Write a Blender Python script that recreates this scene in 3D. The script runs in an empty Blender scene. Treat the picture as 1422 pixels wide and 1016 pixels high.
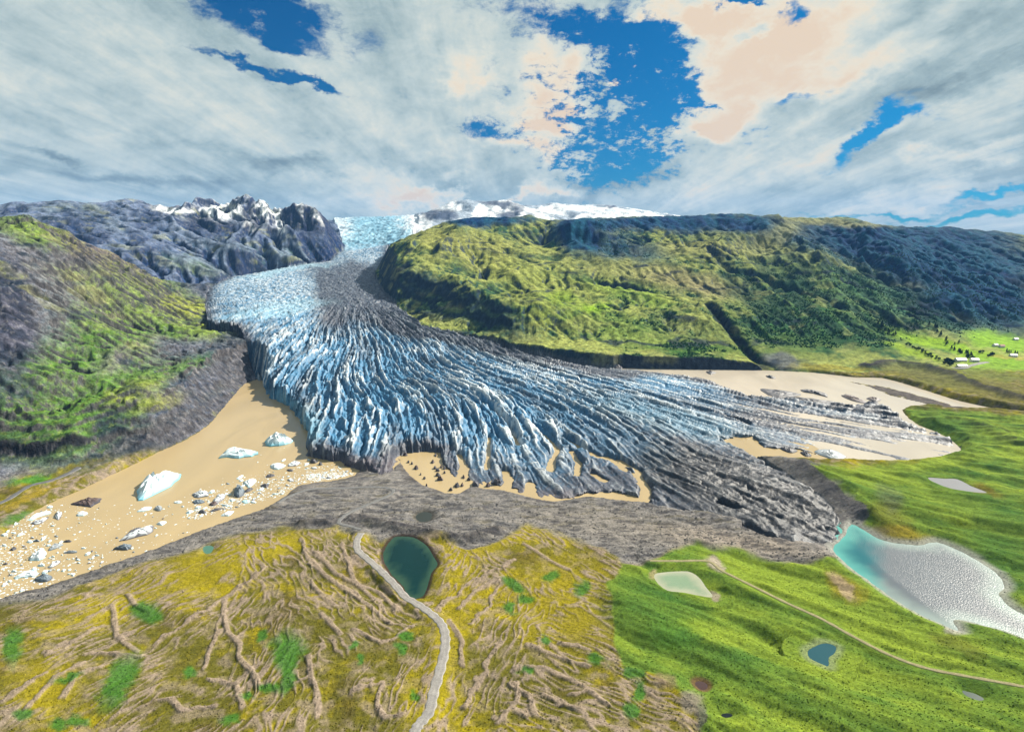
import bpy, math, random, time
import numpy as np
T0 = time.time()
rng = np.random.default_rng(7)
random.seed(7)
f32 = np.float32
scene = bpy.context.scene
COL = scene.collection

# ------------------------------------------------------------------ camera
H, FOC = 220.0, 850.0                      # metres above the lagoon, focal length in photo pixels
EYE = 330.0
PITCH = math.atan((508 - EYE) / FOC)
CP, SP = math.cos(PITCH), math.sin(PITCH)
cam = bpy.data.cameras.new("camera")
cam.sensor_fit = 'HORIZONTAL'; cam.sensor_width = 36; cam.lens = 36 * FOC / 1422
cam.clip_start = 1; cam.clip_end = 120000
camo = bpy.data.objects.new("camera", cam); COL.objects.link(camo)
camo.location = (0, 0, H); camo.rotation_euler = (math.pi / 2 - PITCH, 0, 0)
scene.camera = camo

def at(px, py, z=None, Y=None):
    """photo pixel -> point on the level z, or at the forward distance Y"""
    a, b = (px - 711) / FOC, (508 - py) / FOC
    d = (a, CP + b * SP, -SP + b * CP)
    t = (z - H) / d[2] if z is not None else Y / d[1]
    return (d[0] * t, d[1] * t, H + d[2] * t)

def wp(px, Y, z):
    depth = Y * CP - (z - H) * SP
    return ((px - 711) / FOC * depth, Y, z)

def proj(X, Y, Z):
    dep = Y * CP - (Z - H) * SP
    return 711 + FOC * X / dep, 508 - FOC * (Y * SP + (Z - H) * CP) / dep

# ------------------------------------------------------------------ noise
_G = None
def _tab():
    global _G
    if _G is None:
        r = np.random.default_rng(3); a = r.random(1024) * 2 * np.pi
        _G = (np.cos(a).astype(f32), np.sin(a).astype(f32))
    return _G

def perlin(x, y, seed=0):
    gx, gy = _tab()
    x = np.asarray(x, f32); y = np.asarray(y, f32)
    xi = np.floor(x); yi = np.floor(y)
    fx = x - xi; fy = y - yi
    xi = xi.astype(np.int32).astype(np.uint32); yi = yi.astype(np.int32).astype(np.uint32)
    u = fx * fx * fx * (fx * (fx * 6 - 15) + 10); v = fy * fy * fy * (fy * (fy * 6 - 15) + 10)
    def g(ax, ay, dx, dy):
        h = (ax * np.uint32(374761393) + ay * np.uint32(668265263) + np.uint32((seed * 2246822519) & 0xffffffff))
        h = (h ^ (h >> np.uint32(13))) * np.uint32(1274126177)
        h = (h ^ (h >> np.uint32(16))) & np.uint32(1023)
        return gx[h] * dx + gy[h] * dy
    one = np.uint32(1)
    a = g(xi, yi, fx, fy); b = g(xi + one, yi, fx - 1, fy)
    c = g(xi, yi + one, fx, fy - 1); d = g(xi + one, yi + one, fx - 1, fy - 1)
    return ((a + u * (b - a)) * (1 - v) + (c + u * (d - c)) * v) * f32(1.5)

def fbm(x, y, octv=4, seed=0, gain=0.5, lac=2.03):
    s = 0; a = 1.0; n = 0
    for i in range(octv):
        s = s + perlin(x, y, seed + i * 17) * f32(a); n += a
        x = x * lac + 11.3; y = y * lac - 7.1; a *= gain
    return s / f32(n)

def ridged(x, y, octv=4, seed=0, gain=0.5, lac=2.07):
    s = 0; a = 1.0; n = 0
    for i in range(octv):
        r = 1 - np.abs(perlin(x, y, seed + i * 17)) * 1.6
        s = s + r * r * f32(a); n += a
        x = x * lac + 5.7; y = y * lac + 3.9; a *= gain
    return s / f32(n)

def worley(x, y, seed=0):
    """cell noise: gap between the two nearest cell centres, a random value and offset of the nearest cell"""
    xi = np.floor(x).astype(np.int32); yi = np.floor(y).astype(np.int32)
    d1 = np.full(x.shape, 9, f32); d2 = d1.copy(); val = np.zeros(x.shape, f32); ox = val.copy(); oy = val.copy()
    for i in (-1, 0, 1):
        for j in (-1, 0, 1):
            cx = xi + i; cy = yi + j
            h = (cx.astype(np.uint32) * np.uint32(374761393) + cy.astype(np.uint32) * np.uint32(668265263) + np.uint32(seed * 7919))
            h = (h ^ (h >> np.uint32(13))) * np.uint32(1274126177); h = h ^ (h >> np.uint32(16))
            rx = (h & np.uint32(1023)).astype(f32) / 1023; ry = ((h >> np.uint32(10)) & np.uint32(1023)).astype(f32) / 1023
            dx = cx + rx - x; dy = cy + ry - y; d = np.sqrt(dx * dx + dy * dy).astype(f32)
            near = d < d1
            d2 = np.where(near, d1, np.minimum(d2, d)); val = np.where(near, ((h >> np.uint32(20)) & np.uint32(1023)).astype(f32) / 1023, val)
            ox = np.where(near, dx, ox); oy = np.where(near, dy, oy); d1 = np.where(near, d, d1)
    return d2 - d1, val, ox, oy

def sm(e0, e1, x):
    t = np.clip((x - e0) / (e1 - e0), 0, 1)
    return t * t * (3 - 2 * t)

def lerp(a, b, t):
    return a + (b - a) * t

def sdf(X, Y, poly, margin=60.0):
    """signed distance to polygon, positive outside; exact only within margin of its box"""
    P = np.asarray(poly, np.float64)[:, :2]
    lo = P.min(0) - margin; hi = P.max(0) + margin
    out = np.full(X.shape, margin, f32)
    m = (X > lo[0]) & (X < hi[0]) & (Y > lo[1]) & (Y < hi[1])
    x = X[m].astype(np.float32); y = Y[m].astype(np.float32)
    d2 = np.full(x.shape, 1e18, f32); ins = np.zeros(x.shape, bool)
    for i in range(len(P)):
        ax, ay = P[i - 1]; bx, by = P[i]
        ex, ey = bx - ax, by - ay; L = ex * ex + ey * ey + 1e-9
        t = np.clip(((x - ax) * ex + (y - ay) * ey) / L, 0, 1)
        dx = x - ax - t * ex; dy = y - ay - t * ey
        d2 = np.minimum(d2, dx * dx + dy * dy)
        c = (ay > y) != (by > y)
        if abs(ey) > 1e-9:
            ins ^= c & (x < ax + (y - ay) / ey * ex)
    d = np.sqrt(d2)
    out[m] = np.where(ins, -d, np.minimum(d, margin))
    return out

def dline(X, Y, pts, margin=40.0):
    """distance to a polyline"""
    P = np.asarray(pts, np.float64)[:, :2]
    lo = P.min(0) - margin; hi = P.max(0) + margin
    out = np.full(X.shape, margin, f32)
    m = (X > lo[0]) & (X < hi[0]) & (Y > lo[1]) & (Y < hi[1])
    x = X[m]; y = Y[m]; d2 = np.full(x.shape, 1e18, f32)
    for i in range(1, len(P)):
        ax, ay = P[i - 1]; bx, by = P[i]
        ex, ey = bx - ax, by - ay; L = ex * ex + ey * ey + 1e-9
        t = np.clip(((x - ax) * ex + (y - ay) * ey) / L, 0, 1)
        dx = x - ax - t * ex; dy = y - ay - t * ey
        d2 = np.minimum(d2, dx * dx + dy * dy)
    out[m] = np.minimum(np.sqrt(d2), margin)
    return out

def smooth_poly(pts, n=3, closed=True):
    """Catmull-Rom refinement of an outline"""
    P = [np.array(p[:2], float) for p in pts]; out = []
    N = len(P)
    rg = range(N) if closed else range(N - 1)
    for i in rg:
        g = (lambda k: P[k % N]) if closed else (lambda k: P[min(max(k, 0), N - 1)])
        p0, p1, p2, p3 = g(i - 1), g(i), g(i + 1), g(i + 2)
        for k in range(n):
            t = k / n
            out.append(0.5 * (2 * p1 + (p2 - p0) * t + (2 * p0 - 5 * p1 + 4 * p2 - p3) * t * t + (3 * p1 - p0 - 3 * p2 + p3) * t ** 3))
    if not closed: out.append(P[-1])
    return [tuple(p) for p in out]

# ------------------------------------------------------------------ land control points
C = []
def Zp(*a):                                  # (px, py, z)
    for px, py, z in a: C.append(at(px, py, z=z))
def near_(px, Y):
    """pull the far slopes closer so that they stand as steep as they look"""
    if px > 540 and 1480 < Y < 3900: return 1480 + (Y - 1480) * .54
    if px < 490 and 2000 < Y < 4300: return 2000 + (Y - 2000) * .5
    return Y
def atq(px, py, Y): return at(px, py, Y=near_(px, Y))
def Yp(*a):                                  # (px, py, forward distance)
    for px, py, Y in a: C.append(atq(px, py, Y))
def Wp(*a):
    for px, Y, z in a: C.append(wp(px, Y, z))
for px in range(-300, 1800, 260):
    Zp((px, 1300, 12), (px, 1060, 12 + 2 * math.sin(px * .01)), (px, 930, 10 + 2 * math.cos(px * .013)))
for px in range(150, 1700, 220):
    Zp((px, 840, 9))
Zp((300, 790, 8), (450, 760, 9), (620, 740, 8), (800, 760, 9), (950, 770, 9), (1100, 790, 9), (500, 700, 5), (600, 715, 7), (720, 710, 5), (900, 725, 6), (1050, 762, 8))
Zp((-200, 880, 6), (0, 850, 5), (100, 815, 4), (200, 785, 4), (330, 730, 4), (420, 690, 3))
# left hillside, from the terrace up to its ridge
Zp((-80, 720, 8), (10, 690, 7), (60, 672, 8), (10, 662, 11), (60, 645, 12), (100, 650, 10), (150, 628, 12), (200, 608, 14), (250, 588, 16), (290, 570, 18))
Yp((100, 620, 562), (100, 590, 606), (100, 540, 660), (100, 480, 750), (100, 420, 860), (100, 365, 1010), (60, 330, 1030),
   (5, 600, 560), (5, 540, 600), (5, 500, 645), (5, 440, 720), (5, 400, 775), (5, 340, 900),
   (-200, 600, 540), (-200, 500, 620), (-200, 400, 740), (-200, 320, 950), (-200, 290, 1050),
   (200, 575, 640), (200, 520, 740), (200, 470, 870), (180, 440, 980), (200, 400, 1150), (150, 380, 1080),
   (250, 545, 705), (250, 480, 900), (250, 430, 1160), (250, 410, 1320), (300, 500, 870), (310, 540, 760), (330, 470, 1000), (270, 450, 1050))
Yp((5, 299, 1050), (43, 296, 1080), (71, 309, 1100), (106, 330, 1130), (152, 355, 1200), (199, 373, 1300), (230, 388, 1400), (259, 395, 1480), (280, 404, 1540))
Wp((-150, 1500, 200), (20, 1500, 190), (100, 1500, 165), (150, 1600, 135), (200, 1750, 115), (250, 1850, 100))
# far mountain on the left of the glacier
Yp((-250, 290, 2300), (-100, 290, 2300), (5, 291, 2300), (35, 282, 2450), (71, 280, 2600), (142, 282, 2900), (180, 283, 3100), (227, 278, 3300), (280, 280, 3600), (295, 285, 3800), (312, 275, 3900), (333, 268, 4000),
   (349, 277, 4050), (376, 282, 4100), (397, 273, 4100), (411, 268, 4050), (433, 282, 4000), (447, 292, 3960), (460, 304, 3920), (473, 317, 3850), (482, 330, 3750), (486, 339, 3600))
Yp((150, 310, 2300), (100, 300, 2200), (200, 335, 2050), (210, 310, 2550), (250, 352, 1980), (300, 340, 2450), (300, 365, 2020), (300, 312, 3100), (350, 320, 3050), (350, 350, 2450), (400, 320, 3250), (330, 295, 3650), (400, 295, 3800),
   (400, 345, 2750), (440, 330, 3250), (450, 347, 2950))
Zp((291, 394, 91), (319, 381, 99), (355, 375, 107), (390, 369, 116), (425, 365, 123), (454, 360, 132), (479, 345, 165))
Wp((-200, 3200, 260), (50, 3200, 290), (250, 3600, 330), (380, 4000, 350), (-200, 4200, 240), (50, 4200, 260), (200, 4600, 300), (340, 5600, 360), (420, 5600, 360), (0, 8500, 250), (300, 8500, 300))
# icefall and the ice cap behind
Yp((500, 330, 3600), (530, 322, 4000), (530, 310, 4600), (540, 303, 5200), (500, 303, 5200), (562, 300, 5200))
Yp((589, 294, 4800), (601, 290, 4800), (616, 295, 4900), (632, 284, 5200), (655, 276, 5400), (669, 279, 5400), (689, 276, 5400), (711, 285, 5300), (734, 285, 5600), (773, 281, 6000), (829, 284, 6000), (857, 284, 6000), (874, 288, 5800), (919, 298, 5500))
Wp((440, 5600, 380), (480, 5700, 388), (530, 5800, 396), (565, 5700, 396), (530, 9000, 360), (700, 9000, 380), (850, 9000, 350), (600, 3500, 210), (660, 3700, 230), (720, 3700, 230), (770, 3500, 225))
# green mountain on the right
Yp((548, 362, 1900), (554, 348, 2000), (568, 337, 2150), (596, 320, 2500), (618, 312, 2600), (646, 298, 2700), (666, 296, 2700), (689, 303, 2650), (717, 309, 2600), (742, 317, 2550), (757, 321, 2550), (773, 326, 2450),
   (781, 314, 2420), (796, 300, 2480), (829, 304, 2650), (857, 304, 2750), (897, 298, 2900), (959, 299, 2950), (1023, 295, 3000), (1071, 296, 3000), (1132, 300, 3000), (1172, 303, 3000), (1232, 310, 3000), (1292, 313, 3200), (1373, 322, 3500), (1415, 328, 3700), (1600, 331, 3700), (1750, 331, 3700))
Wp((850, 3000, 240), (1000, 3000, 240), (1200, 3100, 215), (1350, 3300, 190), (850, 4200, 230), (1000, 4500, 230), (1200, 4800, 190), (1400, 5500, 150), (1600, 5500, 130), (1000, 9000, 150), (1200, 9000, 120), (1400, 9000, 90), (1600, 9000, 60))
Yp((556, 374, 1680), (575, 374, 1600), (590, 378, 1540), (620, 386, 1440), (655, 402, 1340), (690, 426, 1240), (715, 446, 1180), (575, 405, 1470), (605, 412, 1400), (645, 428, 1300), (680, 445, 1225), (600, 360, 1780), (650, 340, 2080), (700, 330, 2280), (650, 380, 1640), (700, 370, 1790), (750, 350, 2050), (800, 352, 2050), (850, 340, 2250), (790, 335, 2330), (900, 332, 2450), (950, 320, 2620),
   (950, 350, 2100), (1000, 330, 2450), (1050, 312, 2720), (1050, 340, 2280), (1100, 330, 2480), (1150, 320, 2680), (1200, 340, 2330), (1250, 330, 2560), (1300, 340, 2520), (1400, 350, 2500), (1600, 350, 2500),
   (700, 410, 1400), (800, 440, 1230), (800, 400, 1480), (850, 470, 1120), (900, 440, 1230), (900, 400, 1480), (950, 470, 1120), (1000, 440, 1230), (1000, 400, 1480), (1000, 370, 1780),
   (900, 370, 1770), (1100, 440, 1240), (1100, 400, 1490), (1100, 370, 1790), (1200, 440, 1240), (1200, 470, 1130), (1200, 400, 1510), (1200, 370, 1850), (1300, 440, 1300), (1300, 400, 1570), (1300, 370, 1960), (1400, 440, 1340), (1400, 400, 1660), (1400, 375, 1980), (1600, 440, 1350), (1600, 400, 1660))
Yp((595, 438, 1300), (627, 445, 1245), (660, 455, 1190), (700, 462, 1150), (737, 469, 1120), (775, 471, 1110), (812, 474, 1100), (824, 483, 1070), (870, 487, 1060), (920, 489, 1055), (970, 491, 1050), (1020, 496, 1040), (1047, 501, 1032))
Zp((1100, 502, 9), (1150, 508, 6), (1200, 502, 9), (1250, 498, 11), (1300, 500, 10), (1340, 500, 10), (1400, 490, 12), (1300, 482, 14), (1400, 465, 17), (1600, 480, 14), (1400, 530, 8), (1350, 540, 8), (1300, 533, 8), (1600, 550, 9))
Zp((1300, 583, 6), (1400, 592, 10), (1350, 620, 10), (1400, 650, 12), (1250, 662, 9), (1300, 700, 10), (1400, 720, 12), (1215, 690, 14), (1116, 645, 12), (1165, 673, 17), (1196, 701, 15), (1600, 620, 10), (1600, 720, 12), (1250, 740, 8))
C = np.array(C)

def rbf(P):
    """linear radial basis interpolation of z in (azimuth, log distance)"""
    a = np.arctan2(P[:, 0], P[:, 1]); w = np.log(np.hypot(P[:, 0], P[:, 1]))
    Q = np.stack([a, w], 1); n = len(Q)
    c2 = 0.02 ** 2
    K = np.sqrt(((Q[:, None] - Q[None]) ** 2).sum(-1) + c2)
    A = np.zeros((n + 3, n + 3)); A[:n, :n] = K + np.eye(n) * 1e-4; A[:n, n] = 1; A[:n, n + 1:] = Q; A[n, :n] = 1; A[n + 1:, :n] = Q.T
    s = np.linalg.solve(A, np.concatenate([P[:, 2], np.zeros(3)]))
    def ev(az, w):
        out = np.zeros(az.shape)
        for i in range(n):
            out += s[i] * np.sqrt((az - Q[i, 0]) ** 2 + (w - Q[i, 1]) ** 2 + c2)
        return out + s[n] + s[n + 1] * az + s[n + 2] * w
    return ev

# ------------------------------------------------------------------ outlines (photo pixel -> world)
def outline(pts, z):
    return [at(p[0], p[1], z=(p[2] if len(p) > 2 else z))[:2] for p in pts]
LAG_LEFT = smooth_poly(outline([(366, 520), (363, 525), (339, 533), (322, 552), (303, 574), (288, 591), (255, 612), (220, 627), (183, 646), (152, 660), (114, 679), (69, 698), (34, 717), (7, 739), (-60, 780), (-160, 900),
    (5, 832), (52, 820), (103, 803), (145, 788), (193, 772), (241, 753), (286, 736), (331, 720), (369, 707), (396, 690), (415, 674), (457, 668), (494, 660), (500, 648), (520, 630), (500, 560), (420, 525)], 0), 2)
LAG_MID = smooth_poly(outline([(545, 620), (554, 637), (566, 656), (587, 674), (609, 682), (633, 688), (652, 677), (672, 680), (696, 682), (735, 692), (769, 699), (792, 695), (814, 692), (833, 694), (865, 698), (897, 701), (905, 690), (880, 640), (780, 590), (650, 560), (560, 590)], 0), 2)
LAG_RIGHT = smooth_poly(outline([(840, 520), (863, 511), (900, 512), (1000, 513), (1059, 514), (1128, 517), (1190, 524), (1225, 524.5), (1267, 536), (1314, 551), (1335, 557), (1377, 566), (1414, 572), (1500, 584), (1500, 588), (1414, 576), (1377, 572), (1335, 569.5), (1300, 567), (1258, 566),
    (1257, 575), (1276, 590), (1300, 599), (1320, 610), (1335, 625), (1314, 634), (1258, 645), (1208, 645.5), (1172, 643), (1116, 642.6), (1059, 637), (1000, 615), (950, 580), (880, 540)], 0), 2)
def G(px, py, z=0.0, Y=None):
    return at(px, py, z=z) if Y is None else at(px, py, Y=Y)
GLAC = [G(462, 303, Y=5600), G(470, 324, Y=4200), G(480, 345, 168), G(455, 362, 128), G(390, 371, 112), G(319, 383, 96), G(291, 396, 86), G(284, 420, 82), G(287, 441, 75), G(330, 448, 70), G(340, 466, 58), G(351, 487, 45), G(360, 512, 20), G(362, 524),
    G(363, 526), G(370, 546), G(376, 554), G(392, 560), G(407, 569), G(414, 584), G(429, 601), G(424, 633), G(440, 636), G(457, 639), G(469, 644), G(497, 652), G(530, 660, 2), G(549, 650, 1), G(556, 636), G(567, 629), G(592, 628), G(609, 630), G(620, 650), G(640, 668), G(660, 674), G(700, 674),
    G(740, 690), G(775, 697), G(800, 692), G(815, 684), G(850, 683), G(885, 688), G(897, 699, 2), G(930, 708, 4), G(991, 716, 5), G(1051, 737, 6), G(1100, 754, 7), G(1135, 758, 7), G(1163, 744, 7), G(1170, 722, 7), G(1150, 692, 6), G(1110, 668, 5), G(1075, 648, 3),
    G(1050, 634), G(1020, 618), G(1000, 610), G(1045, 606), G(1060, 622), G(1110, 624), G(1140, 633), G(1170, 641), G(1250, 644), G(1320, 633), G(1335, 622), G(1300, 602), G(1262, 592), G(1240, 577), G(1215, 567), G(1180, 567), G(1100, 559), G(1040, 552), G(1000, 538), G(950, 528), G(900, 520), G(863, 515),
    G(849, 509, 4), G(818, 503, 8), G(773, 495, 14), G(717, 483, 22), G(677, 469, 32), G(632, 458, 42), G(587, 447, 52), G(562, 430, 62), G(534, 407, 80), G(520, 382, 105), G(532, 363, 130), G(545, 349, 155), G(556, 335, Y=2800), G(572, 318, Y=3600), G(582, 307, Y=4600), G(575, 299, Y=5600)]
ICE = [at(*p[:2], z=p[2]) for p in [(385, 545, 17), (410, 555, 17), (430, 575, 16), (445, 605, 14), (440, 625, 11), (480, 630, 11), (540, 640, 8), (600, 615, 9), (650, 655, 3), (700, 660, 4), (770, 675, 4), (850, 670, 3), (900, 680, 5), (1000, 695, 8), (1100, 735, 9), (1150, 720, 8), (1100, 690, 9), (1050, 650, 7), (1000, 625, 6),
    (1100, 590, 3.2), (1200, 590, 2.6), (1200, 615, 1.6), (1250, 620, 1.2), (1300, 618, 0.8), (1100, 607, 2.4), (1150, 632, 0), (1000, 580, 7), (1000, 550, 5), (1100, 570, 3), (900, 560, 10), (900, 530, 8), (850, 600, 9), (800, 560, 15), (750, 620, 8), (720, 600, 10), (650, 600, 14),
    (560, 600, 17), (500, 580, 22), (450, 545, 25), (600, 560, 26), (700, 530, 24), (500, 520, 34), (400, 500, 38), (600, 500, 36), (700, 500, 28), (450, 470, 50), (550, 460, 50), (380, 460, 60), (450, 440, 65), (330, 420, 82), (400, 420, 75), (480, 410, 82), (400, 395, 94), (350, 390, 93), (480, 380, 108), (430, 375, 110), (500, 360, 140), (510, 345, 172)]]
ICE += [at(px, py, Y=Y) for px, py, Y in [(520, 335, 3400), (530, 322, 4000), (530, 310, 4600), (540, 303, 5300), (500, 303, 5300), (560, 301, 5300)]]
ICE += [g for i, g in enumerate(GLAC) if i < 13 or i > len(GLAC) - 17]
ICE = np.array(ICE)
GLAC = [g[:2] for g in GLAC]

PONDS = {}   # name -> (outline, level)
def z6(l): return [(x / 2.702 + 400, y / 2.702 + 640) for x, y in l]
def z7(l): return [(x / 2.486 + 850, y / 2.486 + 700) for x, y in l]
def pond(key, pts, level):
    PONDS[key] = (smooth_poly(outline(pts, level), 3), level)
pond('dark', z6([(385, 295), (410, 282), (470, 285), (520, 315), (550, 360), (563, 390), (540, 420), (525, 470), (505, 510), (450, 515), (430, 470), (390, 430), (360, 380), (357, 340)]), 7.4)
pond('lake', z7([(825, 68), (880, 95), (940, 125), (1050, 140), (1120, 130), (1200, 160), (1290, 210), (1340, 250), (1357, 290), (1340, 315), (1400, 370), (1520, 420), (1520, 500), (1404, 455), (1330, 430), (1220, 402), (1180, 405), (1200, 440), (1140, 415), (1060, 380), (960, 320), (880, 260), (830, 225), (770, 170), (765, 145), (800, 110)]), 5.0)
pond('pale', z7([(145, 240), (190, 232), (260, 230), (300, 250), (325, 285), (350, 318), (310, 318), (250, 305), (190, 298), (150, 265)]), 7.8)
pond('heart', z7([(705, 485), (740, 478), (775, 490), (770, 515), (750, 530), (750, 560), (720, 550), (680, 530), (672, 505)]), 8.0)
pond('brown', z7([(283, 615), (300, 607), (325, 615), (333, 630), (320, 643), (298, 637)]), 8.4)
pond('black', z7([(375, 722), (395, 717), (418, 724), (415, 735), (392, 738), (376, 731)]), 8.8)
pond('long', z7([(1205, 640), (1230, 645), (1260, 655), (1288, 672), (1270, 680), (1235, 668), (1212, 655)]), 8.4)
pond('upper', [(1287, 663), (1310, 664), (1330, 665), (1350, 675), (1372, 684), (1340, 682), (1310, 675)], 8.0)
pond('green', [(282, 759), (290, 757), (298, 759), (294, 767), (286, 769), (281, 765)], 4.0)
pond('kettle', [(578, 714), (588, 710), (600, 713), (598, 722), (585, 725), (577, 720)], 3.6)

ROAD_PX = z6([(440, 1120), (470, 1050), (490, 1012), (530, 960), (548, 880), (575, 780), (590, 700), (585, 640), (560, 600), (510, 560), (450, 520), (400, 470), (350, 420), (300, 375), (262, 340), (260, 300), (275, 272)])
TRACK_PX = z6([(275, 272), (235, 258), (190, 240), (230, 200), (300, 165), (370, 130), (395, 108), (372, 93), (290, 88), (200, 92), (80, 95), (0, 125), (-40, 150)])
PATH_PX = z7([(130, 201), (230, 202), (330, 202), (380, 235), (480, 285), (600, 345), (720, 400), (830, 460), (950, 520), (1080, 570), (1220, 605), (1400, 645), (1500, 668)])
TERR_PX = [(-40, 705), (5, 690), (40, 672), (70, 664), (110, 648)]

# ------------------------------------------------------------------ grid (azimuth x log distance)
QUAL = 1.0
A0, A1 = math.radians(-45), math.radians(45)
NA = int(1400 * QUAL); NR = int(1560 * QUAL)
side = np.geomspace(1, 40, 50); side = np.cumsum(side) / np.sum(side)
AZ = np.concatenate([A0 - math.radians(40) * side[::-1], np.linspace(A0, A1, NA), A1 + math.radians(40) * side]).astype(f32)
LR = np.linspace(math.log(130), math.log(9500), NR).astype(f32)
AA, WW = np.meshgrid(AZ, LR)
RR = np.exp(WW); X = RR * np.sin(AA); Y = RR * np.cos(AA)

def bilin(F, a, w, a0, da, w0, dw):
    i = np.clip((w - w0) / dw, 0, F.shape[0] - 1.001); j = np.clip((a - a0) / da, 0, F.shape[1] - 1.001)
    i0 = i.astype(np.int32); j0 = j.astype(np.int32); fi = (i - i0).astype(f32); fj = (j - j0).astype(f32)
    return (F[i0, j0] * (1 - fi) * (1 - fj) + F[i0 + 1, j0] * fi * (1 - fj) + F[i0, j0 + 1] * (1 - fi) * fj + F[i0 + 1, j0 + 1] * fi * fj).astype(f32)

def blur(F, n=1):
    for _ in range(n):
        P = np.pad(F, 1, mode='edge')
        F = (P[:-2, 1:-1] + 2 * P[1:-1, 1:-1] + P[2:, 1:-1]) / 4
        P = np.pad(F, 1, mode='edge')
        F = (P[1:-1, :-2] + 2 * P[1:-1, 1:-1] + P[1:-1, 2:]) / 4
    return F

# coarse conformal grid for the land form and its gullies
D = 0.003
ca = np.arange(A0 - .03, A1 + .03, D); cw = np.arange(math.log(125), math.log(9600), D)
k = 4
caq = np.append(ca[::k], ca[-1] + D * k); cwq = np.append(cw[::k], cw[-1] + D * k)
CA, CW = np.meshgrid(caq, cwq)
base_q = rbf(C)(CA, CW); ice_q = rbf(ICE)(CA, CW)
base_q = blur(base_q, 1)
cA, cW = np.meshgrid(ca.astype(f32), cw.astype(f32))
cbase = bilin(base_q, cA, cW, caq[0], D * k, cwq[0], D * k)
cR = np.exp(cW); cX = cR * np.sin(cA); cY = cR * np.cos(cA)
cpx = 711 + FOC * cX / (cY * CP)
# relief: how rough each part of the land is
def relief_mask(px, Yv, z):
    hill = sm(18, 60, z)
    far = sm(1900, 3200, Yv)
    return hill, far
hill, far = relief_mask(cpx, cY, cbase)
leftside = sm(560, 500, cpx)
n_big = ridged(cX / 420, cY / 420, 5, 5) - .55
n_mid = ridged(cX / 130 + 3, cY / 130, 5, 9) - .55
endm = 1 - .85 * sm(415, 455, cpx) * sm(520, 490, cpx)
amp = hill * lerp(lerp(24, 26, leftside), lerp(44, 52, leftside), far) * endm
lf_ = leftside * far
n_big = lerp(n_big, ridged(cX / 420, cY / 420, 2, 5) - .55, lf_)
cspur = ridged((cX + .25 * cY) / 210 + .5 * fbm(cX / 260, cY / 260, 2, 64), cY / 1100, 3, 66) - .5
cz = cbase + hill * lf_ * endm * 62 * cspur * (.35 + .65 * sm(190, 270, cpx)) + amp * n_big + hill * endm * lerp(lerp(4, 8, leftside), lerp(6, 9, leftside), far) * n_mid
snowcap = far * sm(570, 620, cpx) * sm(960, 880, cpx) * sm(3300, 4300, cY)
cz = lerp(cz, cbase + 50 * (ridged(cX / 500, cY / 900, 4, 31) - .55), snowcap * .7)

def accumulate(z):
    n0, n1 = z.shape
    best = np.full(z.shape, 0.0); rec = np.arange(n0 * n1).reshape(n0, n1).copy(); idx = rec.copy()
    for di, dj in ((-1, 0), (1, 0), (0, -1), (0, 1), (-1, -1), (-1, 1), (1, -1), (1, 1)):
        dd = math.hypot(di, dj)
        s = np.full(z.shape, -1e9)
        a = slice(max(di, 0), n0 + min(di, 0)); b = slice(max(-di, 0), n0 + min(-di, 0))
        c = slice(max(dj, 0), n1 + min(dj, 0)); d = slice(max(-dj, 0), n1 + min(-dj, 0))
        s[b, d] = (z[b, d] - z[a, c]) / dd
        up = s > best
        ii = idx + di * n1 + dj
        rec = np.where(up, ii, rec); best = np.where(up, s, best)
    order = np.argsort(-z.ravel()).tolist(); rl = rec.ravel().tolist()
    acc = [1.0] * (n0 * n1)
    for i in order:
        r = rl[i]
        if r != i: acc[r] += acc[i]
    return np.array(acc).reshape(n0, n1)

gl = 0
for it in range(3):
    acc = accumulate(cz / cR + 1e-5 * rng.random(cz.shape))
    lg = np.log1p(acc / 6.0)
    lg = blur(np.minimum(lg, 5.5), 1)
    dep = cR * 0.0019 * lg * hill * lerp(lerp(.78, lerp(1.1, 1.75, far), leftside), .5, snowcap)
    cz = cz - dep
    gl = lg
cz = blur(cz, 1) * .5 + cz * .5
gl = gl.astype(f32)
print("erosion", round(time.time() - T0, 1))

zb = bilin(base_q, AA, WW, caq[0], D * k, cwq[0], D * k)
zland = bilin(cz, AA, WW, ca[0], D, cw[0], D)
gully = bilin(gl, AA, WW, ca[0], D, cw[0], D)
zice0 = bilin(ice_q, AA, WW, caq[0], D * k, cwq[0], D * k)
PX = 711 + FOC * X / (Y * CP - (zland - H) * SP)
PY = 508 - FOC * (Y * SP + (zland - H) * CP) / (Y * CP - (zland - H) * SP)
print("land", round(time.time() - T0, 1))

# ------------------------------------------------------------------ finer relief on the full grid
def lin(r, g, b):
    def c(v):
        v /= 255.0
        return v / 12.92 if v <= .04045 else ((v + .055) / 1.055) ** 2.4
    return np.array([c(r), c(g), c(b)], f32)

def repx(z):
    dep = Y * CP - (z - H) * SP
    return 711 + FOC * X / dep, 508 - FOC * (Y * SP + (z - H) * CP) / dep

def blob(px, py, cx, cy, rx, ry, rot=0.0, soft=.5):
    """soft ellipse mask, 1 inside"""
    c, s = math.cos(math.radians(rot)), math.sin(math.radians(rot))
    dx, dy = px - cx, py - cy
    d = np.sqrt(((dx * c + dy * s) / rx) ** 2 + ((-dx * s + dy * c) / ry) ** 2)
    return sm(1 + soft, 1 - soft, d)

n_mid_f = fbm(X / 200, Y / 200, 3, 64)
hillm, farm = relief_mask(PX, Y, zb)
leftm = sm(560, 500, PX)
z = zland
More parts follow.
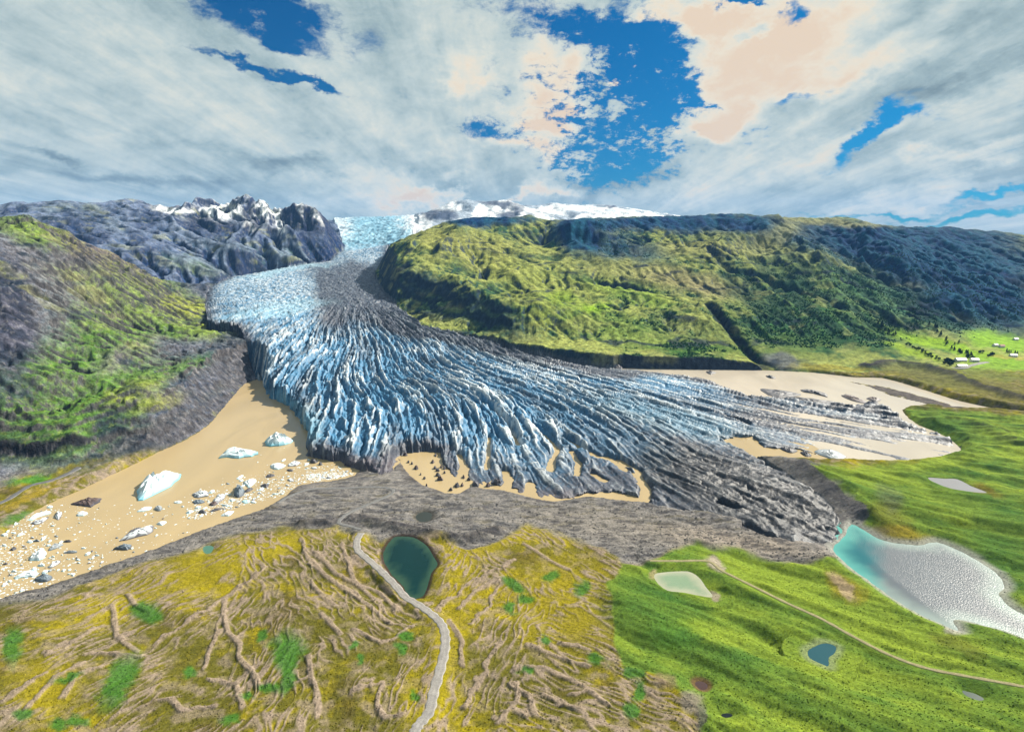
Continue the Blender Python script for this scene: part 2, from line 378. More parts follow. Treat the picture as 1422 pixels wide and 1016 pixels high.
# rock steps on the lower left hillside
def terrace(zz, step, sharp):
    q = zz / step; fl = np.floor(q); fr = q - fl
    return step * (fl + np.clip((fr - .5) * sharp + .5, 0, 1))
warp = 16 * fbm(X / 110, Y / 110, 4, 41) + 3 * fbm(X / 25, Y / 25, 3, 42)
stepmask = np.clip(blob(PX, PY, 215, 585, 150, 55, -22) + blob(PX, PY, 60, 600, 90, 30, -10) + .8 * blob(PX, PY, 290, 500, 70, 60) + .6 * blob(PX, PY, 10, 440, 40, 70), 0, 1) * leftm * (Y < 1500)
stepk = sm(-.25, .25, fbm(X / 80, Y / 80, 3, 44)) * .75 + .25
z = lerp(z, terrace(z + warp, 8.0, 2.6) - warp, stepmask * .8 * stepk)
z = z + stepmask * 2.2 * ridged(X / 14, Y / 14, 3, 43)
cl_pts = [at(a, b, z=12) for a, b in [(-60, 652), (10, 645), (45, 641), (80, 636), (120, 628), (160, 616), (205, 600)]]
dC = dline(X, Y, cl_pts, 90)
cly = np.interp(X, [p[0] for p in cl_pts], [p[1] for p in cl_pts])
sdC = np.where(Y > cly, dC, -dC) + 5 * fbm(X / 18, Y / 18, 4, 45)
cliffm = (X > cl_pts[0][0] - 60) & (X < cl_pts[-1][0] + 10) & (dC < 88) & (Y < 900)
cliffm = cliffm * sm(cl_pts[-1][0] + 8, cl_pts[-1][0] - 40, X)
z = z + cliffm * (8.0 * sm(-3, 3, sdC) * sm(88, 30, sdC) + 4.5 * sm(20, 24, sdC) * sm(88, 45, sdC) + 4.5 * sm(36, 40, sdC) * sm(88, 55, sdC))
stepR = blob(PX, PY, 1330, 380, 110, 60, 15) * .7 + blob(PX, PY, 1190, 340, 90, 30, 12) * .6
stepR = stepR + .6 * blob(PX, PY, 640, 420, 90, 40, 20) + .5 * blob(PX, PY, 880, 320, 110, 20)
z = lerp(z, terrace(z + warp * 3.5, 34.0, 1.9) - warp * 3.5, np.clip(stepR, 0, 1) * .7 * (Y > 1100))
z = z + hillm * (1 - farm) * (1.5 * fbm(X / 24, Y / 24, 4, 51) + 1.6 * (ridged(X / 9 + n_mid_f, Y / 9, 2, 53) - .5)) + hillm * farm * lerp(4.5, 3.0, leftm) * (ridged(X / 60, Y / 60, 4, 57) - .5)
rocky_far = farm * leftm * hillm
rcrest = dline(X, Y, [at(a, b, Y=c) for a, b, c in [(20, 297, 1060), (43, 296, 1080), (71, 309, 1100), (106, 330, 1130), (152, 355, 1200), (199, 373, 1300), (230, 388, 1400), (259, 395, 1480)]], 120)
z = z + 11 * np.exp(-(rcrest / 45) ** 2) * (ridged(X / 26, Y / 26, 4, 59) - .45)
for pts, hh, ww in (([(1071, 297, 2980), (1050, 315, 2680), (1020, 335, 2400), (985, 353, 2090)], 48, 110), ([(1071, 297, 2980), (1095, 330, 2450), (1140, 372, 1800)], 40, 110), ([(796, 301, 2490), (790, 318, 2400), (800, 345, 2120)], 38, 90), ([(646, 298, 2700), (640, 325, 2350), (610, 350, 1900)], 36, 90), ([(1172, 303, 3000), (1215, 335, 2420), (1265, 375, 1800)], 40, 120), ([(700, 372, 1760), (735, 405, 1450), (765, 440, 1240)], 16, 70), ([(596, 320, 2480), (575, 345, 2050), (560, 365, 1800)], 24, 70)):
    dd = dline(X, Y, [atq(a, b, c) for a, b, c in pts], ww * 1.05)
    wv_ = .75 + .6 * fbm(X / 120, Y / 120, 3, 68)
    z = z + hh * wv_ * np.clip(1 - dd / ww, 0, 1) ** 1.3 * hillm * sm(300, 324, PY)
da_ = np.array(atq(1060, 340, 2280)[:2]) - np.array(at(1250, 465, Y=1160)[:2]); aa = math.atan2(da_[1], da_[0])
Ur = X * math.cos(aa) + Y * math.sin(aa); Vr = -X * math.sin(aa) + Y * math.cos(aa)
rstr = ridged(Ur / 600 + .3 * n_mid_f, Vr / 55, 4, 65)
rmaskS = sm(930, 1060, PX) * hillm * (Y > 1050) * sm(330, 380, PY + .06 * (1400 - PX))
z = z + rmaskS * lerp(10.0, 24.0, sm(1500, 2200, Y)) * (rstr - .5)
spur = ridged((X + .25 * Y) / 210 + .5 * fbm(X / 260, Y / 260, 2, 64), Y / 1100, 3, 66)
z = z + rocky_far * (12 * (spur - .5) * (Y < 4400) + 7 * (ridged((X + .25 * Y) / 60, Y / 240, 4, 61) - .5))
pyl = np.interp(PX, [425, 433, 457, 475, 482, 488], [278, 283, 299, 314, 329, 346])
sl_ = (508 - pyl) / FOC
zcap = H + Y * (sl_ * CP - SP) / (CP + sl_ * SP) + 10 * fbm(X / 60, Y / 60, 3, 67)
z = np.where((PX > 428) & (PX < 488) & (Y > 2600) & (Y < 4500), np.minimum(z, np.maximum(zcap, 120)), z)
# peaks of the far left mountain stand up as crags
crag = blob(PX, PY, 335, 280, 45, 24) + blob(PX, PY, 412, 285, 45, 30)
z = z + np.clip(crag, 0, 1) * (Y > 2500) * sm(470, 430, PX) * 34 * (ridged(X / 120, Y / 150, 5, 63) - .42)

# foreground: swells, drumlin-like stripes in the meadow, small gravel ridges in the moss
low = 1 - sm(14, 40, zb)
MEADOW_PX = [(863, 784), (902, 780), (930, 765), (967, 752), (1019, 762), (1091, 778), (1144, 775), (1166, 762), (1176, 735), (1205, 712), (1200, 700), (1167, 672), (1118, 643), (1180, 648), (1258, 646), (1322, 628), (1330, 612), (1300, 596), (1262, 578), (1258, 565), (1335, 570), (1700, 600), (1700, 1300), (990, 1300),
    (975, 1040), (967, 985), (942, 961), (914, 941), (894, 930), (866, 925), (852, 890), (850, 850), (843, 815)]
GRAVEL_PX = [(-100, 850), (0, 840), (60, 832), (150, 800), (250, 768), (330, 742), (400, 731), (440, 736), (467, 733), (500, 744), (530, 752), (545, 745), (607, 744), (652, 764), (696, 749), (726, 731), (770, 738), (840, 762), (863, 782), (902, 780), (930, 765), (967, 752), (1019, 762), (1091, 778), (1144, 775), (1166, 762),
    (1176, 735), (1205, 712), (1200, 700), (1167, 672), (1118, 643), (1060, 590), (900, 590), (500, 600), (420, 655), (330, 710), (200, 765), (50, 815), (-100, 825)]
PX0, PY0 = repx(zb)
wob = fbm(X / 30, Y / 30, 4, 71)
sdM = sdf(PX0 + 14 * wob, PY0 + 10 * wob, MEADOW_PX, 120)
sdV = sdf(PX0 - 10 * wob, PY0 + 9 * wob, GRAVEL_PX, 120)
meadow = sm(3, -3, sdM) * low
gravel = sm(5, -5, sdV) * low
moss = np.clip(low * (Y < 640) * (PX0 < 1000) - meadow - gravel, 0, 1)
ca_, sa_ = math.cos(math.radians(-38)), math.sin(math.radians(-38))
U = X * ca_ + Y * sa_; V = -X * sa_ + Y * ca_                # along / across the stripes
z = z + sm(26, -16, sdM) * low * (8.0 * fbm(U / 110, V / 34, 3, 81) + 2.2 * fbm(U / 44, V / 12, 3, 83) + .22 * fbm(X / 5, Y / 5, 3, 85))
z = z + (1 - sm(26, -16, sdM)) * low * (1 - gravel) * 4.2 * fbm(X / 60, Y / 60, 3, 91)
z = z + moss * ( + .25 * fbm(X / 3, Y / 3, 3, 93))
z = z + gravel * (1.1 * (ridged(X / 26, Y / 11, 3, 227) - .5) + 1.6 * fbm(X / 22, Y / 9, 4, 95) + 1.0 * (ridged(X / 30 + wob, Y / 14, 3, 97) - .5))
# gravel ridges in five fixed directions, each ruling its own part of the moss
dirs = [(110, 900, 140, 48), (370, 900, 70, 95), (480, 840, 90, -38), (690, 880, 85, 62), (800, 920, 90, -22), (760, 770, 70, -40), (560, 960, 70, 75)]
ws = []; rid = []
wx = 7 * fbm(X / 30, Y / 30, 3, 101); wy = 7 * fbm(X / 30, Y / 30, 3, 103)
for i, (cx, cy, r, ang) in enumerate(dirs):
    w_ = np.exp(-((PX0 - cx) ** 2 + ((PY0 - cy) * 1.2) ** 2) / (2 * (r * .75) ** 2)) + 1e-6
    a = math.radians(ang)                                    # picture angle is steeper on the ground
    a = math.atan2(math.sin(a) / .58, math.cos(a))
    u = (X + wx) * math.cos(a) + (Y + wy) * math.sin(a); v = -(X + wx) * math.sin(a) + (Y + wy) * math.cos(a)
    n = perlin(u / 26, v / 4.6, 110 + i) + .45 * perlin(u / 11, v / 3.0, 130 + i)
    ws.append(w_ ** 2); rid.append(np.clip(1 - np.abs(n - .08) * 2.8, 0, 1))
W_ = sum(ws); ridge = sum(a * b for a, b in zip(ws, rid)) / W_
ridge = ridge * sm(-.5, .15, fbm(X / 45, Y / 45, 3, 140))
ridge = np.clip(ridge * 1.2, 0, 1)
z = z + moss * .5 * sm(0, .9, ridge)

def z5(l): return [(x / 2.844, 700 + y / 2.844) for x, y in l]
LONG = [z5(q) for q in ([(890, 360), (880, 420), (900, 490), (950, 540), (935, 580), (990, 650), (1020, 720)], [(1190, 130), (1210, 210), (1290, 280), (1400, 340), (1430, 380)], [(1220, 290), (1270, 350), (1330, 400)], [(620, 765), (680, 770), (720, 815), (780, 800), (850, 800)], [(610, 540), (700, 480), (800, 420), (900, 350), (1050, 240)],
        [(1220, 610), (1230, 700), (1260, 780), (1250, 850)], [(440, 380), (450, 430), (460, 520), (540, 570)], [(20, 800), (90, 740), (180, 680)], [(110, 820), (220, 700), (330, 640)], [(250, 780), (300, 690), (400, 640)], [(340, 600), (420, 590), (560, 590)], [(500, 330), (530, 380), (580, 410)], [(800, 620), (830, 560), (860, 480)], [(830, 680), (930, 700), (960, 820)], [(180, 600), (280, 560), (370, 490)], [(1110, 740), (1210, 700)])]
LONG += [z6(q) for q in ([(75, 380), (150, 430), (250, 500), (380, 600)], [(130, 580), (200, 660)], [(800, 440), (740, 540), (690, 610)], [(350, 830), (330, 920), (370, 980), (430, 970)], [(240, 880), (340, 830)], [(1060, 880), (1130, 870), (1190, 915)], [(850, 780), (950, 770), (1060, 820), (1140, 870)], [(900, 690), (1000, 730), (1130, 770)], [(1030, 690), (1120, 710)], [(610, 600), (650, 680), (655, 770)], [(250, 640), (350, 690), (470, 620)],
         [(660, 920), (700, 840), (750, 760), (780, 690)], [(830, 830), (900, 880), (930, 960)], [(960, 880), (1060, 930), (1110, 960)], [(640, 550), (720, 470), (800, 430)], [(880, 310), (960, 350), (1060, 400)], [(840, 930), (890, 960)], [(560, 560), (600, 510), (700, 440), (850, 370)], [(800, 1000), (850, 900), (860, 830)], [(200, 300), (240, 430), (330, 520)], [(100, 340), (180, 420), (340, 480), (420, 560)])]
lr_ = np.full(X.shape, 30, f32); wlr = 1.6 * fbm(X / 10, Y / 10, 3, 142)
for q in LONG:
    lr_ = np.minimum(lr_, dline(X + wlr * 2, Y - wlr * 2, [at(a, b, z=10) for a, b in q], 30))
longr = np.exp(-(np.maximum(lr_ - .6, 0) / (1.05 + .35 * wlr)) ** 2)
z = z + moss * longr * .9
ridge = np.maximum(ridge * .74, longr * .9)
# steep gravel faces of the end moraine
crest = [at(*p) for p in [(1116, 643, 12), (1140, 656, 15), (1165, 673, 17), (1186, 690, 17), (1198, 703, 14)]]
z = z + 5 * np.exp(-(dline(X, Y, crest, 60) / 9) ** 2)
ridge2 = [at(*p, z=5) for p in [(420, 730), (470, 728), (500, 722), (540, 735), (590, 745), (640, 755), (690, 742)]]
z = z + 4 * np.exp(-(dline(X, Y, ridge2, 60) / 6) ** 2)
ridge3 = [at(*p, z=8) for p in [(1205, 508), (1240, 504), (1290, 509), (1330, 521), (1345, 531), (1375, 541), (1425, 556)]]
z = z + 9 * np.exp(-(dline(X, Y, ridge3, 80) / 14) ** 2)
ridge4 = [at(*p, z=8) for p in [(1300, 580), (1340, 583), (1380, 600), (1415, 618), (1460, 630)]]
z = z + 4.5 * np.exp(-(dline(X, Y, ridge4, 80) / 14) ** 2)
ravine = [at(px, py, Y=y_) for px, py, y_ in [(985, 420, 1350), (1005, 445, 1210), (1030, 470, 1120), (1052, 495, 1045), (1066, 508, 1020)]]
z = z - 17 * np.exp(-(dline(X, Y, ravine, 90) / 11) ** 2)
for pts in ([(985, 352, 2080), (1010, 365, 1860), (1050, 380, 1690), (1100, 392, 1560), (1145, 412, 1420), (1170, 425, 1330)], [(1040, 370, 1790), (1080, 384, 1640), (1115, 398, 1520)], [(830, 385, 1600), (880, 392, 1550), (930, 410, 1420)], [(1180, 330, 2480), (1195, 352, 2140), (1225, 380, 1760), (1260, 402, 1540)], [(660, 345, 1950), (672, 368, 1740), (668, 390, 1570)]):
    z = z - 13 * np.exp(-(dline(X, Y, [atq(a, b, c) for a, b, c in pts], 90) / 10) ** 2)

# roads are cut level into the ground
def polyw(pts, zs): return smooth_poly([at(*p, z=zs) for p in pts], 6, closed=False)
ROAD = polyw(ROAD_PX, 9.0); TRACK = polyw(TRACK_PX, 6.0); PATH = polyw(PATH_PX, 9.0); TERR = polyw(TERR_PX, 11.0)
zs_smooth = lerp(zb, z, .35)
road_z = {}
for nm, line, wd in (('road', ROAD, 3.2), ('track', TRACK, 2.6), ('path', PATH, 1.5), ('terr', TERR, 3.2)):
    d = dline(X, Y, line, 40)
    z = lerp(z, zb + 1.2, sm(wd + 5, wd, d))

# water basins
def basin(z, sd, level, slope, deep):
    edge = level + .25 + (slope + .25) * np.maximum(sd, 0) + 3 * np.maximum(sd - 40, 0) + 1e4 * (sd > 84)
    inside = np.maximum(level - deep, level + .25 + .8 * sd)
    return np.where(sd > 0, np.minimum(z, edge), np.minimum(z, inside))
sh_n = 2.2 * fbm(X / 9, Y / 9, 3, 150)
kslope = lerp(f32(.55), f32(1.9), sm(780, 830, PX0) * sm(1075, 1050, PX0) * (Y > 950))
sdL = np.minimum(np.minimum(sdf(X, Y, LAG_LEFT, 90), sdf(X, Y, LAG_MID, 90)), sdf(X, Y, LAG_RIGHT, 90))
sdL = sdL + sh_n * .8
land_near_left = leftm * (Y > 430)
z = basin(z, sdL, 0.0, lerp(kslope, f32(.9), land_near_left * .6), 8.0)
z = np.where((sdL > 0), np.maximum(z, np.minimum(.35 + .12 * sdL, 3.0)), z)
mud = [(1172, 526), (1214, 531), (1246, 535), (1282, 544), (1320, 554), (1335, 565), (1311, 564.5), (1280, 553), (1237, 545), (1208, 534)]
sdMud = sdf(PX0, PY0, mud, 30)
z = np.where(sdMud < 0, np.maximum(z, np.clip(-sdMud * .12, 0, .9) * 1.0 + .5 * fbm(X / 12, Y / 25, 3, 151) - .05), z)
PSD = {}
for nm, (pl, lv) in PONDS.items():
    sd = sdf(X, Y, pl, 40) + (.45 if nm != 'lake' else .9) * sh_n * .5
    z = np.where(sd < 39, np.where(sd > 0, lerp(np.minimum(z, lv + .2 + .38 * sd), z, sm(6, 24, sd)), np.maximum(lv - 4, lv + .2 + .5 * sd)), z)
    z = np.where((sd > 0) & (sd < 12), np.maximum(z, lv + .15 + .04 * sd), z)
    PSD[nm] = sd

# ------------------------------------------------------------------ glacier surface
sdG = sdf(X, Y, GLAC, 120) + lerp(f32(4.0), f32(9.0), blob(PX, PY, 740, 680, 190, 40)) * fbm(X / 20, Y / 20, 3, 160)
Sx, Sy, _ = at(470, 405, z=85)
th = np.arctan2(X - Sx, Sy - Y + 120.0); rho = np.hypot(X - Sx, Sy - Y + 120.0)
thw = th + (.06 * fbm(X / 420, Y / 420, 2, 161) + .0028 * fbm(X / 30, Y / 30, 3, 162)) * sm(50, 300, rho)
s1 = ridged(thw * 17, rho / 500, 3, 163); s2 = ridged(thw * 52, rho / 330, 3, 165); s3 = ridged(thw * 125, rho / 150, 2, 167)
iso = ridged(X / 16, Y / 16, 3, 169)
arcs = ridged(thw * 9 + 3, rho / 22, 3, 171); arcs2 = ridged(thw * 20 + 9, rho / 18, 2, 172)
gsel = (sdG < 10) & (Y < 3400)
wgap = np.ones(X.shape, f32); wval = np.full(X.shape, .5, f32); wtilt = np.zeros(X.shape, f32)
wlow = sm(200, 520, rho) * (Sy + 150 > Y)
for lowr in (0, 1):
    q = gsel & ((wlow > .5) if lowr else (wlow <= .5))
    jx = 2.2 * fbm(X[q] / 9, Y[q] / 9, 2, 185); jy = 2.2 * fbm(X[q] / 9, Y[q] / 9, 2, 186)
    uu, vv = (thw[q] * 105 + jx * .10, (rho[q] + jy) / 58) if lowr else ((X[q] + jx) / 15, (Y[q] + jy) / 19)
    g_, v_, ox_, oy_ = worley(uu.astype(f32), vv.astype(f32), 187)
    wgap[q] = g_; wval[q] = v_; wtilt[q] = (v_ * 7 % 1 - .5) * ox_ + (v_ * 13 % 1 - .5) * oy_
PXi, PYi = repx(np.maximum(zice0, 0))
inner = sm(0, 26, -sdG)
n_s = fbm(X / 10, Y / 10, 3, 181)
lower = sm(200, 520, rho) * (Sy + 150 > Y)
icy = sm(2600, 3600, Y)
wk = 1 - .85 * np.clip(blob(PXi, PYi, 1060, 690, 170, 60, 18) + .8 * blob(PXi, PYi, 940, 640, 130, 40, 20), 0, 1)
thick = np.clip(zice0 / 16, .14, 1)
zi = zice0 + lower * thick * (6.0 * (s1 - .55) + 8.5 * (s2 - .52) + 5.5 * (s3 - .5) + 2.2 * (iso - .5) + 2.0 * (arcs2 - .5) + (2.4 * (wval - .5) + 3.5 * wtilt) * wk - (1.5 + 2.5 * wk) * np.exp(-(wgap / .10) ** 2) + (1 - wk) * 3.0 * (ridged(thw * 190, rho / 40, 2, 191) - .5))
zi = zi + (1 - lower) * (1 - icy) * (2.4 * (iso - .5) + 2.8 * (arcs - .5) + 2.2 * (ridged(X / 7, Y / 9, 2, 173) - .5) + 2.0 * (wval - .5) + 4 * wtilt - 3.0 * np.exp(-(wgap / .10) ** 2))
zi = zi + icy * (26 * (ridged(X / 110, Y / 150, 4, 175) - .5))
tongue = sm(930, 1050, PXi) * sm(668, 640, PYi)
tipf = tongue * sm(1040, 1300, PXi)
zi = zi + tongue * (3.6 * (s1 - .62) + 2.6 * (s2 - .58)) - tipf * (.35 + 1.2 * np.clip(.62 - s1, 0, 1) * 3)
midfront = blob(PXi, PYi, 740, 630, 170, 60, 8)
zi = zi + midfront * 4.0 * (ridged(thw * 20 + 5, rho / 160, 2, 177) - .74)
for pts, w_ in (([(660, 570), (675, 576), (690, 585), (708, 598), (722, 622)], 3.2), ([(679, 608), (678, 630), (676, 652)], 2.6), ([(743, 597), (758, 608), (774, 626), (768, 640), (763, 657)], 3.6), ([(783, 611), (800, 619), (818, 629), (834, 638)], 3.6), ([(793, 628), (804, 644), (800, 664)], 3.0),
                ([(842, 636), (858, 645), (870, 655)], 4.0), ([(637, 632), (645, 650), (641, 668)], 3.0), ([(860, 640), (874, 648), (888, 657)], 3.0), ([(702, 655), (706, 668), (700, 684)], 3.0), ([(735, 672), (740, 692)], 3.0), ([(824, 660), (838, 668)], 3.0), ([(800, 590), (830, 600)], 2.0), ([(1000, 706), (1020, 714)], 3.0), ([(1004, 578), (1040, 590)], 2.0), ([(960, 556), (1000, 566)], 1.6), ([(885, 660), (898, 680), (893, 700)], 4.0)):
    zi = zi - 14 * np.exp(-(dline(X, Y, [at(a, b, z=0) for a, b in pts], 30) / (w_ * (1 + .5 * n_s)) ) ** 2)
front_h = np.where(PXi < 470, 3.0, 1.7)
waterfront = (Y < 1010)
zi = np.where(waterfront, np.minimum(zi, -.4 + front_h * np.maximum(-sdG + 3.5 * (s3 - .5) + 4 * (s2 - .55) + 5 * (wval - .5), 0) + 4.5 * sm(6, 30, sdL)), np.maximum(zi, zice0 - 9))
trough = np.exp(-np.maximum(-sdG, 0) / 28) * (1 - waterfront) * 4 * (Y < 3000)
zi = zi - trough
ing = (sdG < 0) & (Y < 5590)
# land next to the ice cannot overhang it
lim = np.maximum(zice0, -1) + 1.0 + 1.75 * np.maximum(sdG, 0)
mor = (sdG >= 0) & (sdG < 60) & (PX0 > 1030) & (PX0 < 1230) & (PY0 > 625) & (PY0 < 745) & (Y < 700)
z = np.where(mor, np.minimum(z, 4.5 + .50 * sdG + .6 * s3), z)
z = np.where((sdG < 110) & (sdG >= 0) & (Y > 760) & (Y < 3300), np.minimum(z, np.maximum(lim, z - 60)), z)
zfin = np.where(ing, zi, z).astype(f32)
print("surface", round(time.time() - T0, 1))

ALB = .50
# ------------------------------------------------------------------ ground colours (what grows or lies there, plus shade painted on the mountains)
gz_a = np.gradient(zfin, axis=1) / (np.gradient(AA, axis=1) * RR)
gz_r = np.gradient(zfin, axis=0) / (np.gradient(WW, axis=0) * RR)
NZ = 1 / np.sqrt(1 + gz_a ** 2 + gz_r ** 2)
PX, PY = repx(zfin)
n1 = fbm(X / 60, Y / 60, 4, 201); n2 = fbm(X / 14, Y / 14, 4, 203); n3 = fbm(X / 4, Y / 4, 3, 205)
big = RR / 900
m1 = fbm(PX / 40, PY / 26, 4, 207); m2 = fbm(PX / 12, PY / 9, 3, 209)
bx, by = PX + 13 * m1 + 5 * m2, PY + 9 * fbm(PX / 40, PY / 26, 4, 211) + 4 * m2

col = np.empty(z.shape + (3,), f32)
def put(mask, c, var=None):
    """lay colour c over what is there, by mask"""
    m = np.clip(mask, 0, 1)[..., None]
    col[:] = col * (1 - m) + np.asarray(c, f32) * m
def patch(cx, cy, rx, ry, rot, c, k=1.0, soft=.5, rough=True):
    x0, y0 = (bx, by) if rough else (PX, PY)
    r = max(rx, ry) * (1.2 + soft) + 25
    sel = (np.abs(PX - cx) < r) & (np.abs(PY - cy) < r)
    if not sel.any(): return
    m = blob(x0[sel], y0[sel], cx, cy, rx, ry, rot, soft) * k
    col[sel] = col[sel] * (1 - m[:, None]) + np.asarray(c, f32) * m[:, None]

C_GRAVEL = lin(128, 120, 112); C_GRAVEL2 = lin(165, 155, 142); C_DARK = lin(78, 74, 76)
C_YEL = lin(162, 148, 30); C_OLIVE = lin(112, 108, 40); C_PINK = lin(168, 150, 134); C_BROWN = lin(96, 84, 48)
C_GR1 = lin(112, 146, 52); C_GR2 = lin(146, 166, 56); C_GR3 = lin(74, 114, 48); C_GR4 = lin(72, 124, 46)
C_ROCK = lin(96, 98, 100); C_ROCKD = lin(52, 54, 60); C_SCREE = lin(128, 122, 122)
C_SNOW = np.array([.82, .85, .88], f32)

# --- foreground moss and gravel
ym = sm(-.1, .5, n1 + .6 * n2 + .35 * n3)
base = C_OLIVE * (1 - ym[..., None]) + C_YEL * ym[..., None]
col[:] = base
put(.55 * sm(-.05, .32, fbm(X / 9, Y / 9, 4, 213)), C_PINK)
put(.6 * sm(.15, .45, fbm(X / 30, Y / 30, 4, 215)), C_BROWN)
for p in [(290, 790, 85, 32, -18), (385, 760, 50, 16, -15), (620, 695, 55, 16, 0), (790, 840, 75, 60, 10), (560, 720, 30, 10, 0), (700, 735, 40, 25, -20), (640, 770, 30, 40, 30), (150, 850, 60, 20, -20), (620, 900, 25, 70, 10), (500, 740, 40, 12, 10), (760, 735, 50, 15, 10), (60, 960, 50, 40, -30), (600, 980, 40, 40, 0)]:
    patch(*p, C_YEL * 1.1, .85, .7)
for p in [(830, 870, 40, 40, 20), (470, 900, 70, 50, 0), (700, 960, 60, 50, 0), (240, 900, 40, 40, -30)]:
    patch(*p, C_OLIVE, .45, .8)
put(.9 * sm(.2, .7, ridge) * moss, C_PINK)
for p in [(205, 851, 19, 14, 10), (165, 945, 20, 42, 32), (398, 905, 22, 26, 20), (400, 940, 10, 25, 25), (20, 895, 14, 28, 10), (375, 955, 12, 8, 0), (265, 930, 9, 7, 0), (560, 882, 9, 6, 0), (556, 901, 9, 7, 20), (490, 897, 7, 5, 0), (505, 915, 6, 5, 0), (575, 966, 8, 6, 0), (715, 813, 14, 7, 30), (729, 832, 12, 7, 20), (808, 818, 10, 12, 0), (712, 846, 8, 7, 0), (765, 800, 12, 8, 0),
          (880, 930, 16, 12, 20), (890, 960, 10, 14, 0), (878, 987, 12, 10, 0), (830, 915, 12, 7, 20), (340, 965, 8, 6, 0), (110, 1000, 16, 8, 0), (85, 1004, 12, 10, 0), (755, 888, 8, 5, 0), (728, 930, 9, 5, 0), (365, 883, 8, 8, 0), (95, 940, 20, 6, -20), (320, 998, 12, 8, 0), (30, 990, 14, 8, 0)]:
    patch(*p, C_GR4, .9, .45)

# --- meadow on the right
mg = 5.0 * fbm(U / 110, V / 34, 3, 81)
g = np.clip(.5 + .75 * fbm(U / 85, V / 20, 4, 217) + .35 * n2, 0, 1)[..., None]
mc = C_GR3 * (1 - g) + C_GR2 * g
k = np.clip(.45 + .9 * fbm(X / 3.2, Y / 3.2, 3, 219), 0, 1)[..., None]
mc = mc * (.88 + .24 * k)
put(meadow, 0); col[:] += mc * meadow[..., None]
def mput(mask, c): put(mask * (meadow > .3), c)
for p in [(900, 850, 60, 45, 20, C_GR3, .6), (1000, 925, 90, 25, 20, C_GR3, .55), (940, 880, 40, 22, 0, C_GR4, .4), (1060, 800, 90, 22, 25, C_GR2, .6), (1200, 850, 110, 22, 24, C_GR2, .55), (1180, 930, 80, 18, 15, C_GR2, .55), (1250, 890, 80, 15, 22, C_GR2, .4), (1000, 880, 60, 12, 15, C_GR2, .6),
          (1360, 700, 110, 18, 25, C_GR3, .6), (1320, 690, 60, 12, 20, C_GR2, .3), (1390, 770, 50, 30, 30, C_GR3, .7), (1390, 880, 60, 14, 10, C_GR3, .4), (1150, 985, 120, 16, 12, C_GR3, .4), (1390, 960, 60, 20, 10, C_GR3, .35),
          (1330, 590, 60, 14, 12, C_GR3, .65), (1290, 640, 80, 9, -3, C_GR2, .5), (1215, 660, 60, 9, 10, C_GR2, .5), (1390, 610, 50, 10, 20, C_GR2, .5),
          (1235, 715, 30, 18, 30, C_OLIVE, .6), (1250, 745, 45, 14, 10, lin(150, 128, 40), .75), (1205, 740, 25, 10, 0, C_GRAVEL, .6), (1370, 680, 26, 7, 15, lin(130, 110, 40), .7), (1235, 690, 12, 22, -50, C_ROCK, .35), (1330, 895, 40, 9, 25, C_OLIVE, .5)]:
    patch(*p)
# --- gravel
gv = np.clip(.5 + .7 * fbm(X / 18, Y / 7, 4, 221) + .4 * n3, 0, 1)[..., None]
gc = lin(102, 102, 106) * (1 - gv) + lin(162, 156, 150) * gv
m = gravel[..., None]; col[:] = col * (1 - m) + gc * m
put(gravel * .6 * blob(bx, by, 1010, 750, 120, 14, 8), lin(176, 162, 146))
put(gravel * .5 * blob(bx, by, 860, 730, 120, 22, 8), lin(160, 152, 142))
put(gravel * .45 * sm(.1, .4, fbm(X / 25, Y / 8, 4, 223)) * (PY < 735), lin(112, 104, 70))
put(gravel * .6 * np.exp(-(dline(X, Y, ridge2, 40) / 7) ** 2), lin(72, 68, 70))
put(np.exp(-(dline(X, Y, crest, 60) / 16) ** 2) * (sdM > -1) * .9, lin(104, 102, 104))
gl1 = ridged(X / 26 + .6 * n1, Y / 11, 3, 227)
put(gravel * sm(.66, .86, gl1) * .5, lin(176, 170, 162)); put(gravel * sm(.30, .14, gl1) * .6, lin(62, 62, 68))
put(gravel * .55 * sm(12, 0, sdL), lin(104, 98, 96))
put(gravel * .35 * sm(.25, .6, fbm(X / 7, Y / 7, 3, 226)), lin(70, 66, 68))
# --- pale and bare places beside the ponds
for p in [(1168, 808, 20, 9, 38, lin(190, 178, 160), .9), (1178, 826, 14, 7, 40, lin(196, 186, 170), .8), (1172, 815, 32, 17, 38, lin(160, 120, 40), .45), (992, 783, 13, 8, 30, lin(178, 166, 150), .95), (990, 826, 10, 6, 30, lin(170, 158, 140), .9), (908, 800, 9, 8, 60, lin(170, 155, 120), .7), (1325, 872, 12, 9, 20, lin(170, 165, 155), .8), (958, 975, 14, 16, 40, lin(150, 140, 126), .9), (975, 995, 8, 22, 0, lin(110, 106, 100), .8), (925, 945, 14, 9, 30, lin(160, 140, 110), .6)]:
    patch(*p, .35)
lake_sd = PSD['lake']
put(sm(7, 1, lake_sd) * sm(940, 1000, PX) * .85, lin(176, 176, 168))
put(sm(3, .5, PSD['dark']) * .9, lin(62, 50, 44))
put(sm(5, 1, PSD['heart']) * .55, lin(150, 160, 130))
put(sm(3, .4, PSD['brown']) * .8, lin(120, 84, 70)); put(sm(4, .5, PSD['kettle']) * .6, lin(70, 66, 50))

